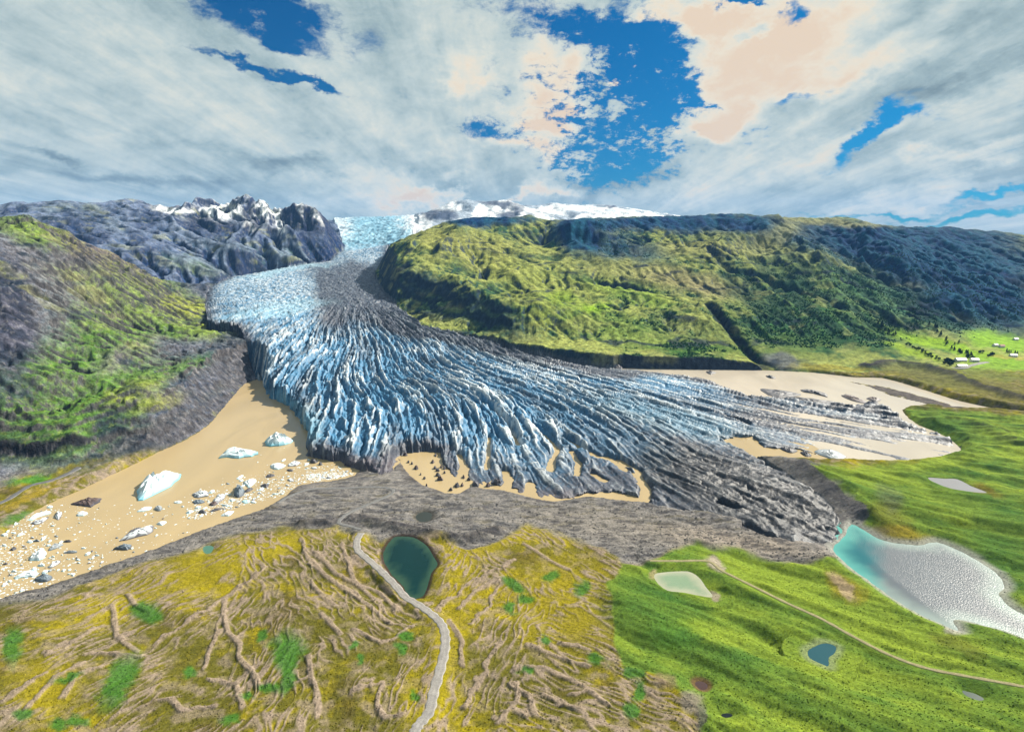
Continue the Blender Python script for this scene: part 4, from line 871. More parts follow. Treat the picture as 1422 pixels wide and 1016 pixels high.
# ------------------------------------------------------------------ water
def water(name, color, rough, label, cat, wave=0.0, wscale=.5, level=0.0, pl=None, spec=.5, edge=None, reach=9, calm=None):
    m, nt, b = mat(name + '_water'); N, Lk = nt.nodes, nt.links
    b.inputs['Base Color'].default_value = (*color, 1); b.inputs['Roughness'].default_value = rough; b.inputs['IOR'].default_value = 1.33
    b.inputs['Specular IOR Level'].default_value = spec
    geo = N.new('ShaderNodeNewGeometry')
    no = N.new('ShaderNodeTexNoise'); no.inputs['Scale'].default_value = .02; no.inputs['Detail'].default_value = 6; no.inputs['Distortion'].default_value = 1.2
    mpw = N.new('ShaderNodeMapping'); mpw.inputs['Rotation'].default_value = (0, 0, .7); mpw.inputs['Scale'].default_value = (1, .3, 1)
    Lk.new(geo.outputs['Position'], mpw.inputs['Vector']); Lk.new(mpw.outputs[0], no.inputs['Vector'])
    mr = N.new('ShaderNodeMapRange'); mr.inputs['From Min'].default_value = .3; mr.inputs['From Max'].default_value = .7; mr.inputs['To Min'].default_value = .9; mr.inputs['To Max'].default_value = 1.1
    Lk.new(no.outputs['Fac'], mr.inputs['Value'])
    mx = N.new('ShaderNodeMix'); mx.data_type = 'RGBA'; mx.blend_type = 'MULTIPLY'; mx.inputs[0].default_value = 1
    mx.inputs[6].default_value = (*color, 1); Lk.new(mr.outputs[0], mx.inputs[7]); Lk.new(mx.outputs[2], b.inputs['Base Color'])
    if edge is not None:                       # shallow margin and the lake's painted glitter, from a colour laid per vertex
        at_ = N.new('ShaderNodeAttribute'); at_.attribute_name = 'Col'; Lk.new(at_.outputs['Color'], mx.inputs[6])
    if wave:
        wv = N.new('ShaderNodeTexNoise'); wv.inputs['Scale'].default_value = wscale; wv.inputs['Detail'].default_value = 3
        Lk.new(geo.outputs['Position'], wv.inputs['Vector'])
        bp = N.new('ShaderNodeBump'); bp.inputs['Strength'].default_value = 1; bp.inputs['Distance'].default_value = wave
        if calm:
            sx_ = N.new('ShaderNodeSeparateXYZ'); Lk.new(geo.outputs['Position'], sx_.inputs[0])
            wob_ = N.new('ShaderNodeMath'); wob_.operation = 'MULTIPLY_ADD'; Lk.new(no.outputs['Fac'], wob_.inputs[0]); wob_.inputs[1].default_value = 26; Lk.new(sx_.outputs[0], wob_.inputs[2])
            cm_ = N.new('ShaderNodeMapRange'); Lk.new(wob_.outputs[0], cm_.inputs['Value']); cm_.inputs['From Min'].default_value = calm[0] + 13; cm_.inputs['From Max'].default_value = calm[1] + 13; cm_.inputs['To Min'].default_value = .02; cm_.inputs['To Max'].default_value = wave
            Lk.new(cm_.outputs[0], bp.inputs['Distance'])
        Lk.new(wv.outputs['Fac'], bp.inputs['Height']); Lk.new(bp.outputs[0], b.inputs['Normal'])
    pl = np.array(pl); lo = pl.min(0) - reach; hi = pl.max(0) + reach
    st = 3.0 if edge is not None else 14.0 if reach > 30 else 2.0
    gx = np.linspace(lo[0], hi[0], max(3, int((hi[0] - lo[0]) / st))); gy = np.linspace(lo[1], hi[1], max(3, int((hi[1] - lo[1]) / st)))
    GX, GY = np.meshgrid(gx, gy); sd = sdf(GX, GY, pl, 120)
    keep = sd < reach
    n0, n1_ = GX.shape; ii = np.arange(n0 * n1_).reshape(n0, n1_)
    q = np.stack([ii[:-1, :-1], ii[:-1, 1:], ii[1:, 1:], ii[1:, :-1]], -1)
    kq = keep[:-1, :-1] & keep[1:, :-1] & keep[:-1, 1:] & keep[1:, 1:]
    q = q[kq]; used = np.unique(q); mp = np.zeros(n0 * n1_, int); mp[used] = np.arange(len(used))
    V_ = np.stack([GX, GY, np.full(GX.shape, level)], -1).reshape(-1, 3)[used]
    cols = edge(GX, GY, sd).reshape(-1, 3)[used] if edge is not None else None
    o = new_obj(name, V_, mp[q], m, cols)
    return tag(o, label, cat, 'structure')
TAN = lin(206, 182, 136) * .50
TAN_R = lin(216, 204, 186) * .54  # paler than TAN: sky reflection mixed into the water colour
def lag(label, pl, rough, wave, c=TAN, lv=0.0):
    return water('lagoon', c, rough, label, 'lagoon', wave=wave, wscale=.35, pl=pl, reach=60, level=lv)
lag('muddy tan lagoon full of drifting icebergs left of the glacier', LAG_LEFT + [], .22, .03)
gl_px = outline([(515, 640), (470, 600), (560, 575), (650, 545), (800, 570), (1000, 590), (1080, 625), (1060, 690), (1030, 730), (900, 716), (800, 709), (620, 694), (560, 665)], 0)
lag('muddy tan basin along the middle of the glacier front', gl_px, .22, .03, TAN, -.03)
lag('pale muddy lagoon with dark ice slabs right of the glacier', LAG_RIGHT, .14, .015, TAN_R, -.06)
def lake_edge(GX, GY, sd):
    dp = sm(2, -16, sd + 5 * fbm(GX / 12, GY / 12, 3, 301))[..., None]
    px, py = 711 + FOC * GX / (GY * CP - (5 - H) * SP), 0
    tl = sm(1238, 1200, px + 10 * fbm(GX / 9, GY / 9, 3, 302))[..., None]
    deep = lin(6, 108, 120) * tl + lin(98, 108, 118) * (1 - tl)  # silver side: sun glitter put into the water colour
    shallow = lin(96, 180, 172) * tl + lin(150, 170, 166) * (1 - tl)
    return (shallow * (1 - dp) + deep * dp) * .5
def dark_edge(GX, GY, sd):
    dp = sm(-1, -7, sd + 5 * fbm(GX / 5, GY / 14, 3, 303))[..., None]
    return (lin(60, 96, 76) * (1 - dp) + lin(0, 58, 58) * dp) * .42
def pale_edge(GX, GY, sd):
    dp = sm(0, -8, sd + 4 * fbm(GX / 9, GY / 9, 3, 305))[..., None]
    return (lin(196, 196, 170) * (1 - dp) + lin(146, 172, 140) * dp) * .5
water('pond', (0, 0, 0), .12, 'deep dark green pond beside the winding gravel road', 'pond', wave=.03, wscale=.8, level=PONDS['dark'][1], pl=PONDS['dark'][0], edge=dark_edge, spec=.2)
water('lake', (0, 0, 0), .30, 'turquoise lake with glittering silver ripples in the green meadow', 'lake', wave=.27, wscale=1.2, level=PONDS['lake'][1], pl=PONDS['lake'][0], edge=lake_edge, spec=.18, calm=(at(1188, 760, z=5)[0], at(1222, 780, z=5)[0]))
water('pond', (0, 0, 0), .25, 'small pale green pond with a sandy rim in the meadow', 'pond', wave=.12, wscale=.5, level=PONDS['pale'][1], pl=PONDS['pale'][0], edge=pale_edge)
water('pond', lin(30, 66, 74), .15, 'dark heart-shaped pond with a pale rim in the meadow', 'pond', level=PONDS['heart'][1], wave=.05, pl=PONDS['heart'][0])
water('pond', lin(58, 40, 38), .3, 'tiny round brown pool in the meadow', 'pond', level=PONDS['brown'][1], pl=PONDS['brown'][0])
water('pond', lin(16, 24, 26), .2, 'tiny flat black pool at the lower meadow edge', 'pond', level=PONDS['black'][1], pl=PONDS['black'][0])
water('pond', lin(28, 50, 40), .2, 'narrow dark pool at the end of the meadow path', 'pond', level=PONDS['long'][1], pl=PONDS['long'][0])
water('pond', lin(160, 160, 164) * .45, .3, 'slender pale grey pool in the meadow above the lake', 'pond', level=PONDS['upper'][1], pl=PONDS['upper'][0], spec=.15)
water('pond', lin(88, 136, 116) * .5, .3, 'tiny milky green pool on the gravel by the left lagoon', 'pond', level=PONDS['green'][1], pl=PONDS['green'][0])
water('pond', lin(40, 44, 38), .3, 'small dark kettle hole pool ringed by yellow moss', 'pond', level=PONDS['kettle'][1], pl=PONDS['kettle'][0])

# ------------------------------------------------------------------ road, track, path
def ground_z(x, y):
    return bilin(zfin[:, 50:-50], np.arctan2(x, y).astype(f32), np.log(np.hypot(x, y)).astype(f32), float(AZ[50]), float(AZ[51] - AZ[50]), float(LR[0]), float(LR[1] - LR[0]))
def strip(name, line, w, rgb, label, cat, lift=.25):
    P = np.array(smooth_poly(line, 3, closed=False)); T = np.gradient(P, axis=0); T /= np.linalg.norm(T, axis=1)[:, None] + 1e-9
    Nn = np.stack([-T[:, 1], T[:, 0]], 1); k = 7
    offs = np.linspace(-1, 1, k); V_ = []; cols = []
    for i in range(len(P)):
        for t in offs:
            wob_ = 1 + .12 * math.sin(i * .7 + t * 3) * (abs(t) > .8)
            p = P[i] + Nn[i] * t * w * wob_
            V_.append((p[0], p[1], 0)); e = abs(t)
            cols.append(rgb * (1.0 if e < .3 else .88 if e < .7 else 1.06))
    cols = [c * .5 for c in cols]; V_ = np.array(V_); V_[:, 2] = ground_z(V_[:, 0], V_[:, 1])
    Z = V_[:, 2].reshape(len(P), k)
    mz = np.maximum(Z.max(1), Z.mean(1)); 
    ker = np.ones(9) / 9; mz = np.convolve(np.pad(mz, 4, mode='edge'), ker, 'valid')
    V_[:, 2] = np.maximum(Z, mz[:, None] - .1).ravel() + lift
    # sides down into the ground
    q = [(i * k + j, i * k + j + 1, (i + 1) * k + j + 1, (i + 1) * k + j) for i in range(len(P) - 1) for j in range(k - 1)]
    low_ = []
    for i in range(len(P)):
        for j in (0, k - 1):
            v = V_[i * k + j]; sgn = -1 if j == 0 else 1
            low_.append((v[0] + Nn[i][0] * sgn * .8, v[1] + Nn[i][1] * sgn * .8, v[2] - 1.4)); cols.append(rgb * .8)
    b0 = len(V_); V_ = np.concatenate([V_, low_])
    for i in range(len(P) - 1):
        q.append((i * k, (i + 1) * k, b0 + 2 * (i + 1), b0 + 2 * i)); q.append((i * k + k - 1, b0 + 2 * i + 1, b0 + 2 * (i + 1) + 1, (i + 1) * k + k - 1))
    o = new_obj(name, V_, q, M_ROADM, np.array(cols))
    return tag(o, label, cat, 'structure')
strip('road', ROAD, 2.35, lin(176, 172, 168), 'grey gravel road winding past the dark green pond', 'road')
strip('track', TRACK, 1.4, lin(142, 142, 142), 'faint grey track crossing the gravel toward the ice front', 'track')
strip('path', PATH, 1.0, lin(176, 168, 130), 'thin pale footpath crossing the green meadow', 'path')
strip('track', TERR, 1.9, lin(128, 128, 130), 'grey track on the terrace below the left hillside cliffs', 'track')

# ------------------------------------------------------------------ ice afloat
def ice_mat(name, rough, bump):
    m = land_material(name, (.5, 1.8), rough=rough, bump=bump, dist=.5, spec=.35, amp=.12)
    return m
M_BERG = ice_mat('iceberg_ice', .5, .5)
M_DIRTY = ice_mat('dirty_ice', .6, .7)
WHITE, BLUEI = np.array([.74, .80, .84]), np.array([.16, .44, .56])
DKI, GRI = np.array([.045, .045, .055]), np.array([.24, .27, .30])
BRN = np.array([.075, .05, .045])
STY = {'white': (WHITE, np.array([.38, .60, .68])), 'blue': (np.array([.66, .76, .8]), BLUEI), 'grey': (np.array([.27, .30, .33]), np.array([.10, .14, .17])), 'dark': (DKI * 1.5, DKI), 'brown': (BRN * 1.2, np.array([.05, .05, .07])), 'striped': (WHITE, DKI * 2), 'slate': (np.array([.15, .19, .23]), np.array([.05, .07, .10])), 'teal': (np.array([.45, .66, .7]), np.array([.2, .42, .5]))}
def berg_mesh(name, poly, h, style, seed, level=0.0, ridge_k=1.0, rings=5):
    """irregular block of ice: waterline outline, undercut base, broken faceted top"""
    r = np.random.default_rng(seed); P = np.array(poly, float); n = len(P); c = P.mean(0)
    top, side = STY[style]
    sz = np.sqrt(np.abs(np.sum(P[:, 0] * np.roll(P[:, 1], -1) - P[:, 1] * np.roll(P[:, 0], -1))) / 2) + .1
    V_, cl = [], []
    fr = [1.02, 1.0] + [1 - (k / (rings)) for k in range(1, rings)]
    for k, f in enumerate(fr):
        for i in range(n):
            jit = 1 + (r.random() - .5) * (.10 if k > 1 else .04)
            q = c + (P[i] - c) * f * jit
            if k == 0: zz = -1.5
            elif k == 1: zz = .12 * h * (.5 + r.random())
            else:
                e = 1 - f
                zz = h * (.42 + .75 * min(1, e * 1.7) * (.55 + .9 * r.random())) * ridge_k
                zz *= .75 + .45 * float(fbm(np.array([q[0] / (sz * .35)]), np.array([q[1] / (sz * .35)]), 2, seed)[0] + .5)
            V_.append((q[0], q[1], level + zz))
            t = np.clip((zz / h - .25) * 2.2, 0, 1)
            cc = side * (1 - t) + top * t
            if style == 'striped' and r.random() < .38: cc = DKI * 2.5
            if style == 'white' and r.random() < .12: cc = cc * .5
            cl.append(cc * (.85 + .3 * r.random()))
    V_.append((c[0], c[1], level + h * (.8 + .4 * r.random()) * ridge_k)); cl.append(top)
    F_ = []
    for k in range(len(fr) - 1):
        for i in range(n):
            a, b = k * n + i, k * n + (i + 1) % n
            F_ += [(a, b, b + n), (a, b + n, a + n)] if r.random() < .5 else [(a, b, a + n), (b, b + n, a + n)]
    L0 = (len(fr) - 1) * n
    for i in range(n): F_.append((L0 + i, L0 + (i + 1) % n, len(V_) - 1))
    return new_obj(name, V_, F_, M_DIRTY if style in ('dark', 'brown', 'slate') else M_BERG, np.array(cl) * .8, smooth=False)
def orient(p):
    a = sum(p[i - 1][0] * p[i][1] - p[i][0] * p[i - 1][1] for i in range(len(p)))
    return p if a > 0 else p[::-1]
def zz7(l): return [(150 + x / 4.063, 540 + y / 4.063) for x, y in l]
def zz8(l): return [(x / 5.688, 680 + y / 5.688) for x, y in l]
def zz4(l): return [(1000 + x / 3.37, 480 + y / 3.37) for x, y in l]
def rough_outline(px, seed, sub=3, amt=.10):
    r = np.random.default_rng(seed)
    P = orient(smooth_poly([at(p[0], p[1], z=0)[:2] for p in px], sub))
    P = np.array(P); c = P.mean(0)
    return [tuple(c + (p - c) * (1 + (r.random() - .5) * 2 * amt)) for p in P]
BERGS = [
 (zz7([(165, 600), (170, 560), (230, 505), (280, 515), (400, 485), (410, 495), (350, 550), (200, 625)]), 6.5, 'blue', 'largest white iceberg with turquoise undercut end in the middle of the lagoon'),
 (zz7([(630, 388), (680, 345), (760, 342), (840, 358), (830, 375), (740, 390), (670, 385)]), 4, 'blue', 'flat-topped white and turquoise iceberg alone in the open lagoon water'),
 (zz7([(890, 300), (940, 262), (990, 280), (1000, 300), (1045, 295), (1020, 308), (940, 325), (895, 318)]), 7, 'blue', 'craggy blue and white iceberg with a low tail nearest the glacier cliff'),
 (zz8([(555, 118), (600, 100), (670, 75), (740, 70), (810, 70), (760, 110), (715, 135), (650, 128), (600, 122)]), 3.2, 'brown', 'large dark brown iceberg with pointed ends near the far shore of the lagoon'),
 (zz8([(270, 715), (300, 690), (350, 675), (400, 680), (408, 700), (370, 722), (310, 728)]), 3, 'slate', 'rounded slate-grey iceberg among the white floes near the lower shore'),
 (zz8([(950, 402), (1000, 370), (1100, 320), (1180, 295), (1215, 295), (1200, 330), (1160, 355), (1060, 380), (975, 400)]), 4, 'striped', 'long white iceberg with black dirt stripes and a dark sliver beside it'),
 (zz8([(1005, 347), (1060, 310), (1112, 297), (1090, 320)]), 1.6, 'dark', 'dark brown sliver of ice along the top of the long striped iceberg'),
 (zz8([(895, 475), (940, 450), (1000, 435), (1035, 440), (1030, 465), (990, 478), (930, 470)]), 3, 'slate', 'dark blue-grey iceberg near the lower shore below the long striped one'),
 (zz7([(715, 575), (740, 545), (770, 575), (765, 600), (730, 612), (712, 600)]), 6, 'slate', 'tall upright blue-grey iceberg in the crowd of floes'),
 (zz7([(765, 525), (800, 512), (835, 510), (830, 530), (800, 555), (775, 540)]), 2.6, 'white', 'clean white iceberg just above the tall upright blue-grey one'),
 (zz7([(765, 580), (800, 560), (822, 562), (790, 582)]), 2, 'dark', 'dark wedge of ice touching the tall blue-grey iceberg'),
 (zz7([(485, 590), (530, 575), (565, 585), (560, 605), (510, 615), (480, 605)]), 3.2, 'striped', 'white iceberg with a dark end, upper one of a close pair'),
 (zz7([(478, 640), (490, 628), (540, 630), (540, 642), (500, 650)]), 2, 'slate', 'low blue-grey iceberg, lower one of a close pair'),
 (zz7([(590, 650), (600, 620), (640, 592), (665, 600), (650, 625), (610, 650)]), 2.4, 'striped', 'grey and white ribbed iceberg leaning against a dark lump'),
 (zz7([(570, 655), (590, 638), (618, 640), (605, 658)]), 2, 'brown', 'small dark brown lump at the foot of the ribbed iceberg'),
 (zz7([(508, 700), (525, 683), (550, 692), (545, 702)]), 1.8, 'dark', 'small black pyramid of ice below the close pair of icebergs'),
 (zz7([(570, 695), (600, 678), (650, 670), (620, 685)]), 1.4, 'dark', 'thin black sliver of ice right of the small black pyramid'),
 (zz7([(640, 710), (680, 690), (710, 690), (690, 712), (650, 718)]), 1.8, 'white', 'broken white iceberg beside the gravel shore below the thin black sliver'),
 (zz7([(915, 435), (945, 418), (1000, 432), (960, 455), (930, 450)]), 2.6, 'white', 'white angular iceberg at the head of the floe band near the ice front'),
 (zz7([(1010, 435), (1050, 405), (1085, 415), (1060, 435)]), 2, 'striped', 'grey-white iceberg closest to the corner of the ice front'),
 (zz7([(885, 498), (910, 480), (942, 485), (920, 498)]), 1.6, 'dark', 'dark wedge of ice below the white angular iceberg'),
 (zz7([(860, 550), (880, 538), (908, 538), (895, 558)]), 1.8, 'dark', 'black pointed ice block amid the small floes right of the upright iceberg'),
 (zz7([(725, 505), (750, 488), (765, 488), (740, 510)]), 1.2, 'white', 'small white sliver floating on its own above the tall upright iceberg'),
 (zz7([(750, 635), (775, 625), (805, 630), (780, 645)]), 1.2, 'teal', 'flat pale turquoise floe below the tall upright iceberg'),
 (zz7([(1140, 412), (1160, 406), (1185, 410), (1160, 420)]), 1.2, 'dark', 'dark ice block in the bay under the corner of the ice front'),
 (zz8([(1085, 170), (1140, 140), (1195, 135), (1185, 155), (1130, 172)]), 1.8, 'white', 'white floe below the largest iceberg, left of two'),
 (zz8([(1220, 150), (1245, 128), (1280, 140), (1270, 165), (1235, 165)]), 2.4, 'grey', 'stubby blue-white iceberg below the largest iceberg, right of two'),
 (zz8([(1370, 100), (1400, 88), (1440, 95), (1410, 108)]), 1.2, 'white', 'small white floe right of the stubby blue-white iceberg'),
 (zz8([(600, 205), (620, 185), (660, 172), (695, 182), (660, 205)]), 2, 'white', 'smooth white floe just below the large brown iceberg'),
 (zz8([(1235, 270), (1270, 255), (1315, 252), (1280, 280)]), 1.6, 'white', 'white floe off the upper end of the long striped iceberg'),
 (zz8([(225, 240), (250, 205), (310, 180), (400, 165), (390, 190), (300, 215), (260, 238)]), 1.6, 'white', 'wide broken white floe at the upper edge of the crowded corner'),
 (zz8([(240, 265), (300, 250), (370, 215), (375, 230), (310, 270)]), 1.6, 'striped', 'curved white floe with a dark rim under the wide broken floe'),
 (zz8([(435, 215), (450, 175), (490, 180), (480, 220), (450, 238)]), 2.4, 'striped', 'upright grey and white iceberg beside the wide broken floe'),
 (zz8([(385, 480), (420, 435), (470, 430), (505, 432), (450, 460)]), 2.2, 'grey', 'white wedge iceberg with a long dark keel'),
 (zz8([(500, 410), (530, 402), (570, 405), (540, 415)]), 1.4, 'dark', 'dark flat ice piece off the tip of the wedge iceberg'),
 (zz8([(230, 550), (260, 510), (330, 490), (370, 500), (350, 540), (290, 560)]), 3.6, 'white', 'bulky white iceberg with rough top in the crowded corner'),
 (zz8([(495, 500), (550, 485), (610, 482), (590, 500)]), 1.4, 'grey', 'thin grey-white floe right of the bulky rough-topped iceberg'),
 (zz8([(380, 620), (420, 580), (470, 560), (480, 570), (430, 605)]), 2.2, 'striped', 'black and white striped iceberg above the rounded slate-grey one'),
 (zz8([(110, 695), (160, 665), (230, 635), (300, 650), (280, 680), (200, 690), (140, 700)]), 2, 'white', 'broad flat white floe left of the rounded slate-grey iceberg'),
]
for i, (px, h, st, lab) in enumerate(BERGS):
    tag(berg_mesh('iceberg', rough_outline(px, 500 + i), h * (1 if i < 3 else .7), st, 900 + i), lab, 'iceberg', group='large icebergs in the left lagoon')
# slabs in the right lagoon
SLABS = [
 (zz4([(185, 203), (260, 205), (350, 220), (375, 232), (300, 245), (230, 232)]), 'long dark ice slab lying closest to the glacier edge in the pale lagoon'),
 (zz4([(380, 205), (420, 206), (490, 222), (500, 240), (440, 224), (390, 216)]), 'dark hooked ice slab, second along the row in the pale lagoon'),
 (zz4([(568, 232), (600, 228), (650, 245), (692, 270), (640, 264), (580, 242)]), 'slanting purple-brown ice slab in the middle of the pale lagoon'),
 (zz4([(683, 247), (720, 242), (752, 252), (730, 261)]), 'short brown ice slab beside the slanting one in the pale lagoon'),
 (zz4([(212, 142), (240, 143), (262, 152), (238, 153)]), 'tiny thin dark ice piece in the upper part of the pale lagoon'),
 ([(955, 527), (967, 524), (991, 530), (994, 534), (975, 535)], 'dark ice slab under the cliff at the upper end of the pale lagoon'),
 ([(980, 516), (994, 517), (987, 520)], 'small dark ice chip under the cliff foot'),
 (zz4([(300, 240), (400, 245), (560, 268), (480, 274), (380, 260)]), 'very long thin dark ice slab parallel to the glacier edge'),
 (zz4([(655, 305), (700, 294), (760, 290), (757, 316), (700, 320)]), 'grey speckled ice slab off the upper tip of the glacier'),
 (zz4([(800, 360), (838, 356), (852, 374), (815, 377)]), 'grey stub of ice by the green bank'),
 (zz4([(860, 375), (900, 372), (925, 380), (890, 392)]), 'flat grey ice stub beside the green bank tip'),
 (zz4([(275, 478), (310, 480), (362, 490), (340, 503), (310, 496)]), 'dark ragged ice slab in the tan inlet between the two ice lobes'),
 (zz4([(375, 500), (400, 497), (430, 515), (400, 518)]), 'small dark ice slab by the shore of the tan inlet'),
 (zz4([(440, 492), (520, 486), (590, 520), (540, 536), (470, 512)]), 'grey mottled ice slab at the mouth of the tan inlet'),
 ([(851, 508.5), (858, 507), (863.5, 509), (863, 514), (852, 513)], 'lone square dark ice block where the cliff meets the glacier edge'),
]
for i, (px, lab) in enumerate(SLABS):
    st = 'brown' if 'brown' in lab else 'grey' if 'grey' in lab else 'dark'
    tag(berg_mesh('ice_slab', rough_outline(px, 700 + i, 3, .07), 2.6 if i != 14 else 7, st, 1300 + i, ridge_k=.8), lab, 'ice slab', group='dark ice slabs in the pale lagoon')
# dark blocks in the basin along the front
BL = [(935, 540, 22, 8), (950, 575, 12, 10), (968, 582, 12, 8), (990, 605, 26, 16), (1030, 655, 14, 8), (1085, 540, 10, 18), (1070, 575, 16, 14), (1080, 605, 18, 10), (1095, 617, 20, 10), (1112, 600, 14, 8), (1128, 606, 16, 10), (1095, 640, 24, 10), (1105, 661, 36, 12), (1128, 628, 14, 8), (1190, 692, 26, 22), (1222, 650, 12, 18), (1280, 687, 34, 28), (1248, 662, 20, 10), (1342, 692, 26, 14), (1388, 680, 50, 18), (1160, 712, 20, 10), (1215, 690, 14, 12), (480, 575, 34, 12), (515, 586, 20, 10), (1040, 690, 10, 6), (1010, 636, 8, 6)]
rb_ = random.Random(5)
def blob_px(cx, cy, w_, h_, n=8, rnd=rb_):
    return [(cx + w_ / 2 * math.cos(t) * rnd.uniform(.7, 1.2), cy + h_ / 2 * math.sin(t) * rnd.uniform(.7, 1.2)) for t in [2 * math.pi * k / n for k in range(n)]]
for i, (x, y, w_, h_) in enumerate(BL):
    px = blob_px(300 + x / 3.555, 480 + y / 3.555, w_ / 3.555, h_ / 3.555)
    o = berg_mesh('ice_block', orient([at(a, b, z=0)[:2] for a, b in px]), 1.2 + .05 * w_, 'brown' if i % 3 == 0 else 'dark', 1500 + i, rings=3)
    tag(o, 'small dark dirt-covered ice block afloat in the tan basin in front of the ice', 'ice block', group='dark ice blocks in the tan basin')
# small floes, one object each, and the finest brash as one mass
LPX = [(366, 525), (339, 533), (303, 574), (255, 612), (183, 646), (114, 679), (69, 698), (34, 717), (3, 741), (-30, 770), (-30, 845), (5, 830), (52, 818), (103, 801), (145, 786), (193, 770), (241, 751), (286, 734), (331, 718), (369, 704), (396, 687), (415, 672), (457, 666), (494, 658), (470, 648), (432, 636), (428, 605), (400, 570)]
def inside(x, y, P):
    c = False
    for i in range(len(P)):
        (x1, y1), (x2, y2) = P[i - 1], P[i]
        if (y1 > y) != (y2 > y) and x < (x2 - x1) * (y - y1) / (y2 - y1) + x1: c = not c
    return c
rf = random.Random(11)
def cluster(n, fn, minsz, maxsz, used, gap=.8):
    out = []; tries = 0
    while len(out) < n and tries < 60000:
        tries += 1
        x, y = fn()
        if not inside(x, y, LPX): continue
        w_ = minsz + (maxsz - minsz) * rf.random() ** 2.6
        if any(abs(x - a) < (w_ + c) * .5 * gap and abs(y - b) < (w_ + c) * .22 * gap + .6 for a, b, c in used): continue
        used.append((x, y, w_)); out.append((x, y, w_))
    return out
USED = [(sum(p[0] for p in b[0]) / len(b[0]), sum(p[1] for p in b[0]) / len(b[0]), (max(p[0] for p in b[0]) - min(p[0] for p in b[0])) * .9) for b in BERGS]
def fA(): return (rf.gauss(20, 42), rf.uniform(700, 832))
def fB():
    t = rf.random(); return (265 + 225 * t + rf.gauss(0, 6), 722 - 64 * t - abs(rf.gauss(0, 16)))
def fC(): return (rf.uniform(90, 270), rf.uniform(700, 790))
def fD(): return (rf.uniform(60, 150), rf.uniform(765, 800))
SETS = [(fA, 110, 'small white ice floe in the crowded lower corner of the lagoon', 'small floes in the crowded corner'),
        (fB, 105, 'small white ice floe in the band along the gravel shore', 'small floes along the gravel shore'),
        (fC, 26, 'tiny white ice floe scattered on the open middle of the lagoon', 'scattered small floes'),
        (fD, 22, 'small white ice floe strewn near the slate-grey iceberg', 'small floes near the slate-grey iceberg')]
for fn, n, lab, grp in SETS:
    for i, (x, y, w_) in enumerate(cluster(n, fn, 2.6, 12 if fn is not fC else 6, USED)):
        a = rf.uniform(-35, 5)
        ca2, sa2 = math.cos(math.radians(a)), math.sin(math.radians(a))
        px = [(x + u * ca2 - v * sa2, y + u * sa2 + v * ca2) for u, v in [(p[0], p[1]) for p in blob_px(0, 0, w_, w_ * rf.uniform(.2, .42), 7, rf)]]
        st = rf.choices(['white', 'striped', 'grey', 'slate', 'dark'], [.74, .1, .08, .03, .05])[0]
        o = berg_mesh('ice_floe', orient([at(p, q, z=0)[:2] for p, q in px]),   .4 + .06 * w_, st, 2000 + i + 500 * len(grp), rings=2)
        if st in ('white',): tag(o, lab, 'ice floe', group=grp)
        else: tag(o, lab.replace('white', {'striped': 'dirt-streaked', 'grey': 'grey', 'slate': 'slate-grey', 'dark': 'black'}[st]), 'ice floe', group={'striped': 'dirt-streaked ', 'grey': 'grey ', 'slate': 'slate-grey ', 'dark': 'black '}[st] + grp)

def scatter(name, P, size, cols, squash, m, label, cat, seed=0, base=None):
    """one mesh of many small lumps (octahedra, jittered)"""
    r = np.random.default_rng(seed); n = len(P)
    B = np.array([(1, 0, 0), (0, 1, 0), (-1, 0, 0), (0, -1, 0), (0, 0, 1), (.3, -.2, .75)], f32)
    rot = r.random(n) * 6.283; c, s_ = np.cos(rot), np.sin(rot)
    V_ = np.repeat(B[None], n, 0) * (1 + .5 * (r.random((n, 6, 3)) - .5))
    V_ = np.stack([V_[..., 0] * c[:, None] - V_[..., 1] * s_[:, None], V_[..., 0] * s_[:, None] + V_[..., 1] * c[:, None], V_[..., 2]], -1)
    V_ *= np.stack([size, size * (.6 + .5 * r.random(n)), size * squash], -1)[:, None, :]
    V_ += P[:, None, :]
    F0 = np.array([(0, 1, 4), (1, 5, 4), (1, 2, 5), (2, 4, 5), (2, 3, 4), (3, 0, 4)])
    F_ = (F0[None] + 6 * np.arange(n)[:, None, None]).reshape(-1, 3)
    o = new_obj(name, V_.reshape(-1, 3), F_, m, np.repeat(cols, 6, 0), smooth=False)
    return tag(o, label, cat, 'stuff')
pts = []
while len(pts) < 2600:
    x, y = (fA() if rf.random() < .45 else fB()) if rf.random() < .93 else fC()
    if rf.random() < .16: x, y = rf.uniform(425, 490), rf.gauss(661, 3)
    if inside(x, y, LPX): pts.append((x, y))
P = np.array([at(x, y, z=0) for x, y in pts]); n = len(P); P[:, 2] = .02
sz = .35 + .9 * np.array([rf.random() ** 3 for _ in pts])
scatter('brash_ice', P, sz, WHITE * .85 * (.75 + .3 * rng.random((n, 1))), .35, M_BERG, 'fine white crumbs of brash ice drifting between the floes', 'brash ice', 3)

